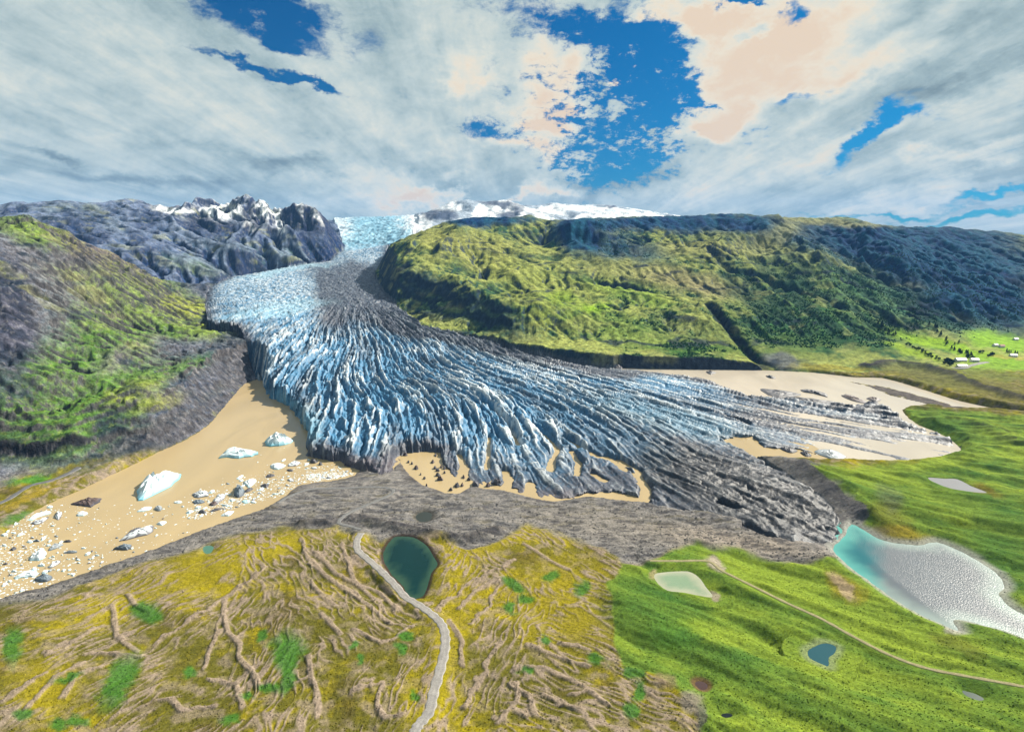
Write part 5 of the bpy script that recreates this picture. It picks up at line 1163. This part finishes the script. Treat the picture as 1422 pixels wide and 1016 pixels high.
# ------------------------------------------------------------------ farm at the foot of the mountain
def plain_mat(name, rgb, rough=.7, metallic=0.0):
    m, nt, b = mat(name); N, Lk = nt.nodes, nt.links
    geo = N.new('ShaderNodeNewGeometry'); no = N.new('ShaderNodeTexNoise'); no.inputs['Scale'].default_value = .8
    Lk.new(geo.outputs['Position'], no.inputs['Vector'])
    mr = N.new('ShaderNodeMapRange'); mr.inputs['To Min'].default_value = .75; mr.inputs['To Max'].default_value = 1.15; Lk.new(no.outputs['Fac'], mr.inputs['Value'])
    mx = N.new('ShaderNodeMix'); mx.data_type = 'RGBA'; mx.blend_type = 'MULTIPLY'; mx.inputs[0].default_value = 1; mx.inputs[6].default_value = (*[float(v) for v in rgb], 1)
    Lk.new(mr.outputs[0], mx.inputs[7]); Lk.new(mx.outputs[2], b.inputs['Base Color']); b.inputs['Roughness'].default_value = rough; b.inputs['Metallic'].default_value = metallic
    return m
M_WALLW = plain_mat('white_wall', (.62, .62, .60)); M_ROOFW = plain_mat('white_roof', (.66, .67, .68), .5); M_ROOFG = plain_mat('grey_roof', (.26, .28, .32), .5)
M_ROOFR = plain_mat('rust_roof', (.30, .10, .07)); M_GLASS = plain_mat('window_glass', (.03, .04, .05), .15); M_DOOR = plain_mat('door_paint', (.14, .10, .08))
M_BARK = plain_mat('bark', (.09, .07, .05), .9); M_LEAF = land_material('leaves', (.6, 2.0), bump=.3, dist=.4, amp=.4)
def boxes(lst):
    V_, F_ = [], []
    for x0, x1, y0, y1, z0, z1 in lst:
        b = len(V_); V_ += [(x, y, z_) for z_ in (z0, z1) for x, y in ((x0, y0), (x1, y0), (x1, y1), (x0, y1))]
        F_ += [(b, b + 3, b + 2, b + 1), (b + 4, b + 5, b + 6, b + 7)] + [(b + i, b + (i + 1) % 4, b + 4 + (i + 1) % 4, b + 4 + i) for i in range(4)]
    return V_, F_
def tri_quads(F_):
    out = []
    for f in F_:
        out.append(f if len(f) == 4 else (f[0], f[1], f[2], f[2]))
    return out
def house(name, px, py, z0, Lh, Wh, hw, hr, rot, roof_m, label, cat, nwin=4):
    x, y, _ = at(px, py, z=z0); gz = float(ground_z(np.array([x]), np.array([y]))[0])
    e = bpy.data.objects.new(name, None); COL.objects.link(e); e.location = (x, y, gz - .3); e.rotation_euler = (0, 0, math.radians(rot)); e.empty_display_size = 2
    tag(e, label, cat, group='farm buildings')
    a, b = Lh / 2, Wh / 2; H0 = hw + .3
    V_ = [(-a, -b, 0), (a, -b, 0), (a, b, 0), (-a, b, 0), (-a, -b, H0), (a, -b, H0), (a, b, H0), (-a, b, H0), (-a, 0, H0 + hr), (a, 0, H0 + hr)]
    F_ = [(0, 1, 5, 4), (2, 3, 7, 6), (1, 2, 6, 5), (3, 0, 4, 7)]
    me = bpy.data.meshes.new('wall'); me.from_pydata(V_, [], F_ + [(5, 6, 9), (7, 4, 8)]); me.materials.append(M_WALLW); o = bpy.data.objects.new('wall', me); COL.objects.link(o); o.parent = e
    t, ov = .18, .45
    R_ = []
    for s_ in (-1, 1):
        sl = hr / b
        R_ += [(-a - ov, s_ * (b + ov), H0 - ov * sl + .02), (a + ov, s_ * (b + ov), H0 - ov * sl + .02), (a + ov, 0, H0 + hr + .02), (-a - ov, 0, H0 + hr + .02)]
    R2 = R_ + [(p[0], p[1], p[2] + t) for p in R_]
    F_ = []
    for k in (0, 4):
        F_ += [(k, k + 1, k + 2, k + 3), (k + 8, k + 11, k + 10, k + 9)] + [(k + i, k + (i + 1) % 4, k + 8 + (i + 1) % 4, k + 8 + i) for i in range(4)]
    new_obj('roof', R2, F_, roof_m, parent=e, smooth=False)
    for k in range(nwin):
        cx = -a + Lh * (k + .8) / (nwin + .6)
        for s_ in (-1,):
            f = new_obj('window', *boxes([(cx - .7, cx + .7, s_ * b - .06, s_ * b + .04, 1.3, 2.4)]), M_WALLW, parent=e, smooth=False)
            new_obj('pane', *boxes([(cx - .58, cx + .58, s_ * b - .09, s_ * b - .062, 1.42, 2.28)]), M_GLASS, parent=f, smooth=False)
    new_obj('door', *boxes([(a - .06 + .0, a + .07, -.6, .6, .3, 2.5)]), M_DOOR, parent=e, smooth=False)
    return e
house('barn', 1333.5, 501, 10, 17, 9, 3.2, 2.2, 4, M_ROOFW, 'long white farm barn with white roof right of the round tree clump', 'barn', 5)
house('farmhouse', 1353, 501.5, 10, 12, 8, 3.4, 2.6, -10, M_ROOFW, 'white farmhouse at the end of the dark conifer row', 'house', 3)
house('shed', 1336, 506.5, 10, 16, 6, 2.6, 1.4, 2, M_ROOFG, 'low grey-roofed shed in front of the long white barn', 'shed', 4)
house('cottage', 1382, 481, 14, 9, 6, 2.8, 2.0, 15, M_ROOFG, 'grey-roofed cottage alone in the upper field, left of a pair', 'cottage', 2)
house('cottage', 1391, 482, 14, 8, 6, 2.8, 2.0, 0, M_ROOFR, 'rust-roofed cottage in the upper field, right of a pair', 'cottage', 2)
house('cottage', 1407, 493.5, 12, 11, 7, 3.0, 2.2, -8, M_ROOFW, 'white-roofed cottage by the field edge with trees behind it', 'cottage', 3)
house('cottage', 1411, 467.5, 18, 9, 6, 2.8, 2.0, 10, M_ROOFW, 'small white cottage highest up the slope', 'cottage', 2)
yd = [at(a, b, z=10)[:2] for a, b in [(1322, 507.5), (1335, 508.5), (1350, 506), (1364, 503), (1372, 502)]]
strip('farm_track', yd, 3.2, lin(186, 182, 180), 'pale gravel farmyard track in front of the white barn', 'track', .3)

def crown_mesh(h, r_, conifer, seed, rgb):
    r = np.random.default_rng(seed); n = 150
    V_, F_, cl = [], [], []
    for i in range(n):
        if conifer:
            t = r.random() ** .8; rr = r_ * (1 - t) * (.55 + .45 * r.random()) + .1; zc = h * (.12 + .86 * t); ang_ = r.random() * 6.283
            c = np.array([rr * math.cos(ang_), rr * math.sin(ang_), zc])
        else:
            d = r.normal(size=3); d /= np.linalg.norm(d); rad = (.55 + .45 * r.random() ** .5) * (1 + .25 * math.sin(d[0] * 4 + seed) * math.cos(d[1] * 5))
            c = np.array([d[0] * r_ * rad, d[1] * r_ * rad, h * .60 + d[2] * h * .38 * rad])
        s_ = (.16 + .14 * r.random()) * (r_ + .6); u = r.normal(size=3); u /= np.linalg.norm(u); v = np.cross(u, r.normal(size=3)); v /= np.linalg.norm(v)
        b = len(V_); V_ += [c - u * s_, c + v * s_ * .7, c + u * s_, c - v * s_ * .7]; F_.append((b, b + 1, b + 2, b + 3))
        k_ = .6 + .8 * r.random(); cl += [rgb * k_] * 4
    return V_, F_, np.array(cl)
def trunk_mesh(h, rad):
    V_, F_ = [], []
    for k, (zz_, f) in enumerate(((-.5, 1.3), (h * .3, .8), (h * .8, .25))):
        V_ += [(rad * f * math.cos(2 * math.pi * i / 6), rad * f * math.sin(2 * math.pi * i / 6), zz_) for i in range(6)]
    for k in range(2):
        F_ += [(k * 6 + i, k * 6 + (i + 1) % 6, (k + 1) * 6 + (i + 1) % 6, (k + 1) * 6 + i) for i in range(6)]
    return V_, F_
DKG = lin(34, 66, 52) * .55; MDG = lin(62, 100, 48) * .5
KINDS = {}
for kd, (h, r_, con, c_) in {'conifer_tree': (7.5, 2.3, True, DKG), 'broadleaf_tree': (6, 3.0, False, DKG * 1.15), 'birch_tree': (5, 2.2, False, MDG)}.items():
    KINDS[kd] = []
    for v in range(3):
        cv = crown_mesh(h * (1 + .12 * (v - 1)), r_, con, 40 + v, c_); tv = trunk_mesh(h, .28)
        KINDS[kd].append((cv, tv))
PROTO = {}
def tree(kd, x, y, sc, label, group):
    v = rf.randrange(3); gz = float(ground_z(np.array([x]), np.array([y]))[0])
    e = bpy.data.objects.new(kd, None); COL.objects.link(e); e.location = (x, y, gz); e.rotation_euler = (0, 0, rf.random() * 6.28); e.scale = (sc, sc, sc * rf.uniform(.9, 1.15))
    tag(e, label, 'tree', group=group)
    if (kd, v) not in PROTO:
        (cV, cF, cC), (tV, tF) = KINDS[kd][v]
        PROTO[kd, v] = (new_obj('crown', cV, cF, M_LEAF, cC, parent=e, smooth=False), new_obj('trunk', tV, tF, M_BARK, parent=e))
    else:
        for p in PROTO[kd, v]:
            c = p.copy(); COL.objects.link(c); c.parent = e
def trow(kd, pts, n, jit, sc, z0, label, group):
    L_ = smooth_poly([at(a, b, z=z0)[:2] for a, b in pts], 8, closed=False)
    for k in range(n):
        p = L_[min(len(L_) - 1, int(len(L_) * k / n))]
        tree(kd, p[0] + rf.gauss(0, jit), p[1] + rf.gauss(0, jit), sc * rf.uniform(.75, 1.25), label, group)
trow('conifer_tree', [(1295, 472), (1312, 478), (1330, 486), (1345, 491), (1352, 497)], 34, 5.0, 1.0, 14, 'dark conifer in the long shelterbelt row above the white farmhouse', 'shelterbelt conifers')
trow('broadleaf_tree', [(1310, 503), (1316, 500), (1322, 503), (1318, 506)], 9, 2.5, 1.0, 10, 'round bushy dark tree in the clump left of the white barn', 'clump of round trees by the barn')
trow('broadleaf_tree', [(1374, 493), (1378, 491), (1382, 493)], 4, 1.5, .8, 12, 'bushy tree in the small clump standing alone in the field', 'small clump in the field')
trow('broadleaf_tree', [(1361, 489), (1367, 488)], 3, 1.5, .7, 12, 'small bushy tree between the conifer row and the field clump', 'small trees by the conifer row end')
trow('conifer_tree', [(1397, 489), (1405, 490), (1413, 491)], 7, 2.0, .7, 12, 'small conifer behind the white-roofed cottage', 'conifers behind the cottage')
trow('birch_tree', [(1262, 486), (1275, 489), (1290, 493), (1305, 497)], 16, 4.0, 1.0, 14, 'low birch in the hedge line between the bright fields', 'birches between the fields')
trow('conifer_tree', [(1220, 462), (1230, 464), (1242, 468)], 12, 5.0, .9, 30, 'dark conifer in the plantation block on the slope left of the fields', 'plantation conifers on the slope')

# ------------------------------------------------------------------ scrub, tussocks and stones
def pick(n, px0, px1, py0, py1, z0, seed):
    r = np.random.default_rng(seed)
    px = px0 + (px1 - px0) * r.random(n); py = py0 + (py1 - py0) * r.random(n)
    a, b = (px - 711) / FOC, (508 - py) / FOC
    dY, dZ = CP + b * SP, -SP + b * CP
    t = (z0 - H) / dZ
    return a * t, dY * t
def nearest(F, x, y):
    j = np.interp(np.arctan2(x, y), AZ, np.arange(len(AZ))); i = (np.log(np.hypot(x, y)) - LR[0]) / (LR[1] - LR[0])
    return F[np.clip(np.round(i).astype(int), 0, F.shape[0] - 1), np.clip(np.round(j).astype(int), 0, F.shape[1] - 1)]
r_ = np.random.default_rng(77)
az2 = math.radians(-5) + math.radians(48) * r_.random(90000); rr2 = np.exp(math.log(1000) + math.log(2.1) * r_.random(90000))
x, y = rr2 * np.sin(az2), rr2 * np.cos(az2)
c_ = nearest(col, x, y); rg_ = nearest(reg, x, y); px_ = nearest(PX, x, y)
wood = (rg_ == 3) & (c_[:, 1] > c_[:, 0] * 1.5) & (c_[:, 1] < .16) & (px_ > 830) & (nearest(NZ, x, y) > .7) & (fbm(x / 40, y / 40, 3, 401) > -.12)
x, y = x[wood][:34000], y[wood][:34000]; n = len(x)
P = np.stack([x, y, nearest(zfin, x, y) - .3], -1)
scatter('birch_scrub', P, 1.0 + 1.3 * r_.random(n), lin(50, 94, 60) * ALB * (.75 + .5 * r_.random((n, 1))), 1.1, M_LEAF, 'dense low birch scrub covering the mountainside above the farm', 'scrub', 5)
x, y = pick(110000, 0, 1422, 690, 1060, 9, 78)
rg_ = nearest(reg, x, y); c_ = nearest(col, x, y); wet = np.minimum.reduce([nearest(PSD[k_], x, y) for k_ in PSD])
rd = np.minimum.reduce([dline(x, y, q, 20) for q in (ROAD, TRACK, PATH)])
ok = ((rg_ == 6) | (rg_ == 0)) & (nearest(sdL, x, y) > 4) & (nearest(sdG, x, y) > 4) & (wet > 1.5) & (rd > 4.5)
gvv = nearest(gravel, x, y)
ok1 = ok & (gvv < .3); x1, y1 = x[ok1][:30000], y[ok1][:30000]; n = len(x1)
mdw = nearest(meadow, x1, y1)[:, None]
cc = nearest(col, x1, y1) * (.85 + .4 * r_.random((n, 1)))
P = np.stack([x1, y1, nearest(zfin, x1, y1) - .08], -1)
scatter('tussocks', P, (.22 + .45 * r_.random(n) ** 2), cc, .75, M_LEAF, 'low grass tussocks and dwarf shrubs dotting moss and meadow', 'tussocks', 6)
ok2 = ok & (gvv > .5); x2, y2 = x[ok2][:9000], y[ok2][:9000]; n = len(x2)
P = np.stack([x2, y2, nearest(zfin, x2, y2) - .1], -1)
scatter('stones', P, .25 + .9 * r_.random(n) ** 4, lin(124, 120, 118) * ALB * (.75 + .5 * r_.random((n, 1))), .6, M_ROADM, 'loose grey stones strewn over the gravel moraine', 'stones', 7)
print("things", round(time.time() - T0, 1))
HAZE = 3.0e-5

# ------------------------------------------------------------------ sun and sky
from mathutils import Vector
SUN_AZ, SUN_EL = math.radians(52), math.radians(38)
sun = bpy.data.lights.new('sun', 'SUN'); sun.energy = 5.0; sun.angle = math.radians(.53); sun.color = (1, .93, .80)
so = bpy.data.objects.new('sun', sun); COL.objects.link(so)
sd_ = Vector((math.sin(SUN_AZ) * math.cos(SUN_EL), math.cos(SUN_AZ) * math.cos(SUN_EL), math.sin(SUN_EL)))
so.rotation_euler = sd_.to_track_quat('Z', 'Y').to_euler(); so.location = sd_ * 3000
wd = bpy.data.worlds.new('World'); scene.world = wd; wd.use_nodes = True
nt = wd.node_tree; N, Lk = nt.nodes, nt.links
bg = N['Background']; bg.inputs[1].default_value = .1
sky = N.new('ShaderNodeTexSky'); sky.sky_type = 'NISHITA'; sky.sun_disc = False; sky.sun_elevation = SUN_EL; sky.sun_rotation = SUN_AZ; sky.altitude = 200

def sock(v, i):
    if isinstance(v, (int, float)): i.default_value = v
    elif isinstance(v, (tuple, list)): i.default_value = tuple(v) + ((1,) if len(v) == 3 and len(i.default_value) == 4 else ())
    else: Lk.new(v, i)
def M(op, a, b=0.0, c=None):
    n = N.new('ShaderNodeMath'); n.operation = op; sock(a, n.inputs[0]); sock(b, n.inputs[1])
    if c is not None: sock(c, n.inputs[2])
    return n.outputs[0]
def xyz(a, b, c=0.0):
    n = N.new('ShaderNodeCombineXYZ'); sock(a, n.inputs[0]); sock(b, n.inputs[1]); sock(c, n.inputs[2]); return n.outputs[0]
def noise(vec, scale, detail=6, rough=.6, dist=0.0, color=False):
    n = N.new('ShaderNodeTexNoise'); Lk.new(vec, n.inputs['Vector']); n.inputs['Scale'].default_value = scale; n.inputs['Detail'].default_value = detail
    n.inputs['Roughness'].default_value = rough; n.inputs['Distortion'].default_value = dist
    return n.outputs['Color' if color else 'Fac']
def ramp01(v, a, b):
    n = N.new('ShaderNodeMapRange'); n.interpolation_type = 'SMOOTHSTEP'; sock(v, n.inputs['Value']); n.inputs['From Min'].default_value = a; n.inputs['From Max'].default_value = b
    return n.outputs[0]
def mixc(f, a, b):
    n = N.new('ShaderNodeMix'); n.data_type = 'RGBA'; sock(f, n.inputs[0]); sock(a, n.inputs[6]); sock(b, n.inputs[7]); return n.outputs[2]

tc = N.new('ShaderNodeTexCoord'); sp = N.new('ShaderNodeSeparateXYZ'); Lk.new(tc.outputs['Generated'], sp.inputs[0])
dx, dy, dz = sp.outputs
az_ = M('ARCTAN2', dx, dy); el_ = M('ARCSINE', dz)
den = M('ADD', M('MAXIMUM', dz, 0.0), .13)
pxn, pyn = M('DIVIDE', dx, den), M('DIVIDE', dy, den)                # where the line of sight meets the cloud layer
plane = xyz(pxn, pyn)
streakv = xyz(M('MULTIPLY', pxn, 1.0), M('MULTIPLY', pyn, .14), 3.0)
st1 = noise(streakv, 1.9, 9, .62, .6)
st2 = noise(streakv, 6.5, 6, .62, .4)
puff = noise(plane, 2.6, 9, .68, .3)
angv = xyz(az_, el_)
puff2 = noise(xyz(M('MULTIPLY', az_, 1.0), M('MULTIPLY', el_, 1.7), 7.0), 17.0, 9, .70, .3)
wv = N.new('ShaderNodeVectorMath'); wv.operation = 'MULTIPLY_ADD'
Lk.new(noise(xyz(az_, M('MULTIPLY', el_, 1.6), 1.3), 9.0, 6, .62, color=True), wv.inputs[0]); wv.inputs[1].default_value = (.22, .12, 0); 
off = N.new('ShaderNodeVectorMath'); off.operation = 'SUBTRACT'; Lk.new(angv, off.inputs[0]); off.inputs[1].default_value = (.11, .06, 0)
Lk.new(off.outputs[0], wv.inputs[2]); warped = wv.outputs[0]

def ang(px, py):
    a, b = (px - 711) / FOC, (508 - py) / FOC
    d = Vector((a, CP + b * SP, -SP + b * CP)).normalized()
    return math.atan2(d.x, d.y), math.asin(d.z)
def sblob(px, py, rx, ry, rot=0, soft=1.0, vec=None):
    """soft patch of sky, centre and size read off the photograph, fixed by azimuth and elevation"""
    a, e = ang(px, py)
    sx = (ang(px + 30, py)[0] - a) / 30; sy = (e - ang(px, py + 30)[1]) / 30
    mp = N.new('ShaderNodeMapping'); mp.vector_type = 'TEXTURE'
    Lk.new(vec or warped, mp.inputs['Vector']); mp.inputs['Location'].default_value = (a, e, 0)
    mp.inputs['Rotation'].default_value = (0, 0, -math.radians(rot)); mp.inputs['Scale'].default_value = (rx * sx, ry * sy, 1)
    ln = N.new('ShaderNodeVectorMath'); ln.operation = 'LENGTH'; Lk.new(mp.outputs[0], ln.inputs[0])
    return ramp01(ln.outputs['Value'], 1 + soft * .6, max(0, 1 - soft))
def add_blobs(base, items):
    for it in items:
        base = M('MULTIPLY_ADD', sblob(*it[:5]), it[5], base)
    return base
# amount of cloud
dens = M('MULTIPLY_ADD', st1, .75, .52)
dens = M('MULTIPLY_ADD', st2, .28, M('SUBTRACT', dens, .14))
dens = add_blobs(dens, [
    (370, 16, 130, 34, 14, -1.2), (330, 88, 80, 9, 16, -.8), (425, 118, 70, 10, 18, -.9), (415, 62, 40, 10, 20, -.5),
    (700, 22, 60, 30, 0, -.35), (690, 178, 40, 22, 20, -.65), (765, 30, 60, 30, 10, -.55),
    (900, 90, 70, 75, -40, -1.05), (850, 40, 60, 40, 0, -.8), (845, 200, 75, 60, -10, -.8), (765, 120, 60, 90, 0, -.55), (930, 150, 60, 40, 0, -.6), (880, 235, 60, 24, 0, -.55), (970, 120, 40, 18, -30, -.5),
    (1024, 8, 24, 12, 0, -1.3), (1090, 22, 34, 18, -30, -1.1), (1125, 142, 50, 18, -25, -1.0), (1180, 205, 90, 18, -30, -.9), (1030, 185, 26, 12, -10, -.6), (1240, 180, 70, 14, -20, -.55),
    (1370, 302, 150, 12, -4, -.95), (1390, 258, 110, 9, -8, -.75), (1230, 290, 130, 7, -3, -.75), (1390, 140, 60, 10, -20, -.2),
    (560, 235, 60, 12, 20, -.2), (560, 150, 60, 20, 40, -.1),
    (1080, 90, 130, 75, -20, .9), (1230, 80, 170, 28, -22, .45), (960, 30, 60, 24, 30, .6), (1050, 230, 160, 40, -8, .3), (770, 120, 45, 80, 0, .30), (100, 120, 300, 130, 10, .22)])
pf = M('MULTIPLY', M('SUBTRACT', puff2, .5), M('ADD', add_blobs(.42, [(800, 150, 170, 130, 0, 1.1), (1000, 150, 130, 120, 0, .5)]), 0.0))
dens = M('MULTIPLY_ADD', pf, 2.6, dens)
pz = noise(xyz(az_, M('MULTIPLY', el_, 1.9), 11.0), 46.0, 7, .68, .2)
dens = M('MULTIPLY_ADD', M('MULTIPLY', M('SUBTRACT', pz, .46), add_blobs(.12, [(830, 170, 150, 150, 0, 1.0), (1000, 180, 120, 80, 0, .4)])), 3.2, dens)
cover = ramp01(dens, .16, .78)
# how bright the cloud is
lum = M('MULTIPLY_ADD', st1, 1.15, -.19)
lum = M('MULTIPLY_ADD', st2, .35, M('SUBTRACT', lum, .17))
lum = M('MULTIPLY_ADD', puff2, .7, M('SUBTRACT', lum, .35))
lum = add_blobs(lum, [
    (1070, 70, 130, 80, -15, .62), (1200, 90, 150, 30, -22, .45), (960, 20, 60, 30, 20, .7), (1330, 220, 90, 14, -20, .35), (970, 180, 40, 16, -10, .5), (990, 170, 40, 30, 0, .3), (1080, 220, 120, 26, -12, .25), (1280, 260, 120, 10, -8, .3),
    (760, 120, 55, 60, 0, .35), (780, 165, 30, 24, 0, .5), (650, 88, 46, 26, 10, .24), (640, 115, 30, 12, 0, .25), (740, 205, 60, 14, 15, .4), (880, 110, 14, 12, 0, .6), (550, 268, 80, 22, 8, .42), (600, 282, 70, 12, 0, .4), (780, 262, 34, 12, 10, .5), (700, 272, 90, 7, 0, .5), (630, 250, 24, 10, 0, .3), (950, 265, 90, 12, 0, .2),
    (430, 230, 46, 15, 0, -.42), (200, 252, 170, 12, 3, -.30), (330, 215, 120, 10, 12, -.12), (40, 215, 60, 7, 5, -.35), (250, 130, 300, 90, 12, .10), (560, 225, 60, 16, 10, -.2), (640, 255, 90, 22, 0, -.22), (470, 260, 120, 14, 3, -.15), (850, 255, 120, 16, 0, -.22), (1120, 262, 120, 12, 0, -.1), (1330, 120, 90, 18, -18, -.25), (1370, 285, 90, 8, -3, -.2), (1050, 60, 26, 12, -10, -.4)])
rp = N.new('ShaderNodeValToRGB'); sock(lum, rp.inputs[0]); cr_ = rp.color_ramp
EXPO = 2 ** 1.25
def L10(r, g, b): return tuple(float(v) * 10 / EXPO for v in lin(r, g, b)) + (1,)
cr_.elements[0].position = .0; cr_.elements[0].color = L10(126, 146, 152)
cr_.elements[1].position = .95; cr_.elements[1].color = L10(236, 214, 188)
for p_, c_ in ((.28, (166, 186, 188)), (.45, (194, 208, 206)), (.62, (220, 224, 214)), (.78, (240, 228, 206))):
    e_ = cr_.elements.new(p_); e_.color = L10(*c_)
tint = mixc(1.0, sky.outputs[0], (.0005, .135, .265)); tint.node.blend_type = 'MULTIPLY'
low_ = ramp01(el_, .10, -.01)
final = mixc(M('MULTIPLY', cover, 1.0), tint, rp.outputs[0])
Lk.new(final, bg.inputs[0])
scene.view_settings.view_transform = 'Standard'; scene.view_settings.look = 'None'
scene.cycles.max_bounces = 6; scene.cycles.diffuse_bounces = 3

scene.view_settings.exposure = 1.25
scene.view_settings.gamma = 1.0
# the air between: far slopes fade toward blue
hx = 30000.0
bv = [(-9000, -1500, -12), (9000, -1500, -12), (9000, 12000, -12), (-9000, 12000, -12)]
bv += [(x, y, 900) for x, y, _ in bv]
bf = [(0, 3, 2, 1), (4, 5, 6, 7), (0, 1, 5, 4), (1, 2, 6, 5), (2, 3, 7, 6), (3, 0, 4, 7)]
mh = bpy.data.materials.new('haze_air'); mh.use_nodes = True
nh = mh.node_tree; nh.nodes.remove(nh.nodes['Principled BSDF'])
pv = nh.nodes.new('ShaderNodeVolumePrincipled'); pv.inputs['Color'].default_value = (.20, .48, 1.0, 1); pv.inputs['Density'].default_value = HAZE; pv.inputs['Anisotropy'].default_value = 0.0
nh.links.new(pv.outputs[0], nh.nodes['Material Output'].inputs['Volume'])
ho = new_obj('haze', bv, bf, mh, smooth=False)
ho['kind'] = 'stuff'; ho['label'] = 'thin bluish haze in the air over the whole valley'; ho['category'] = 'haze'
scene.cycles.volume_bounces = 0
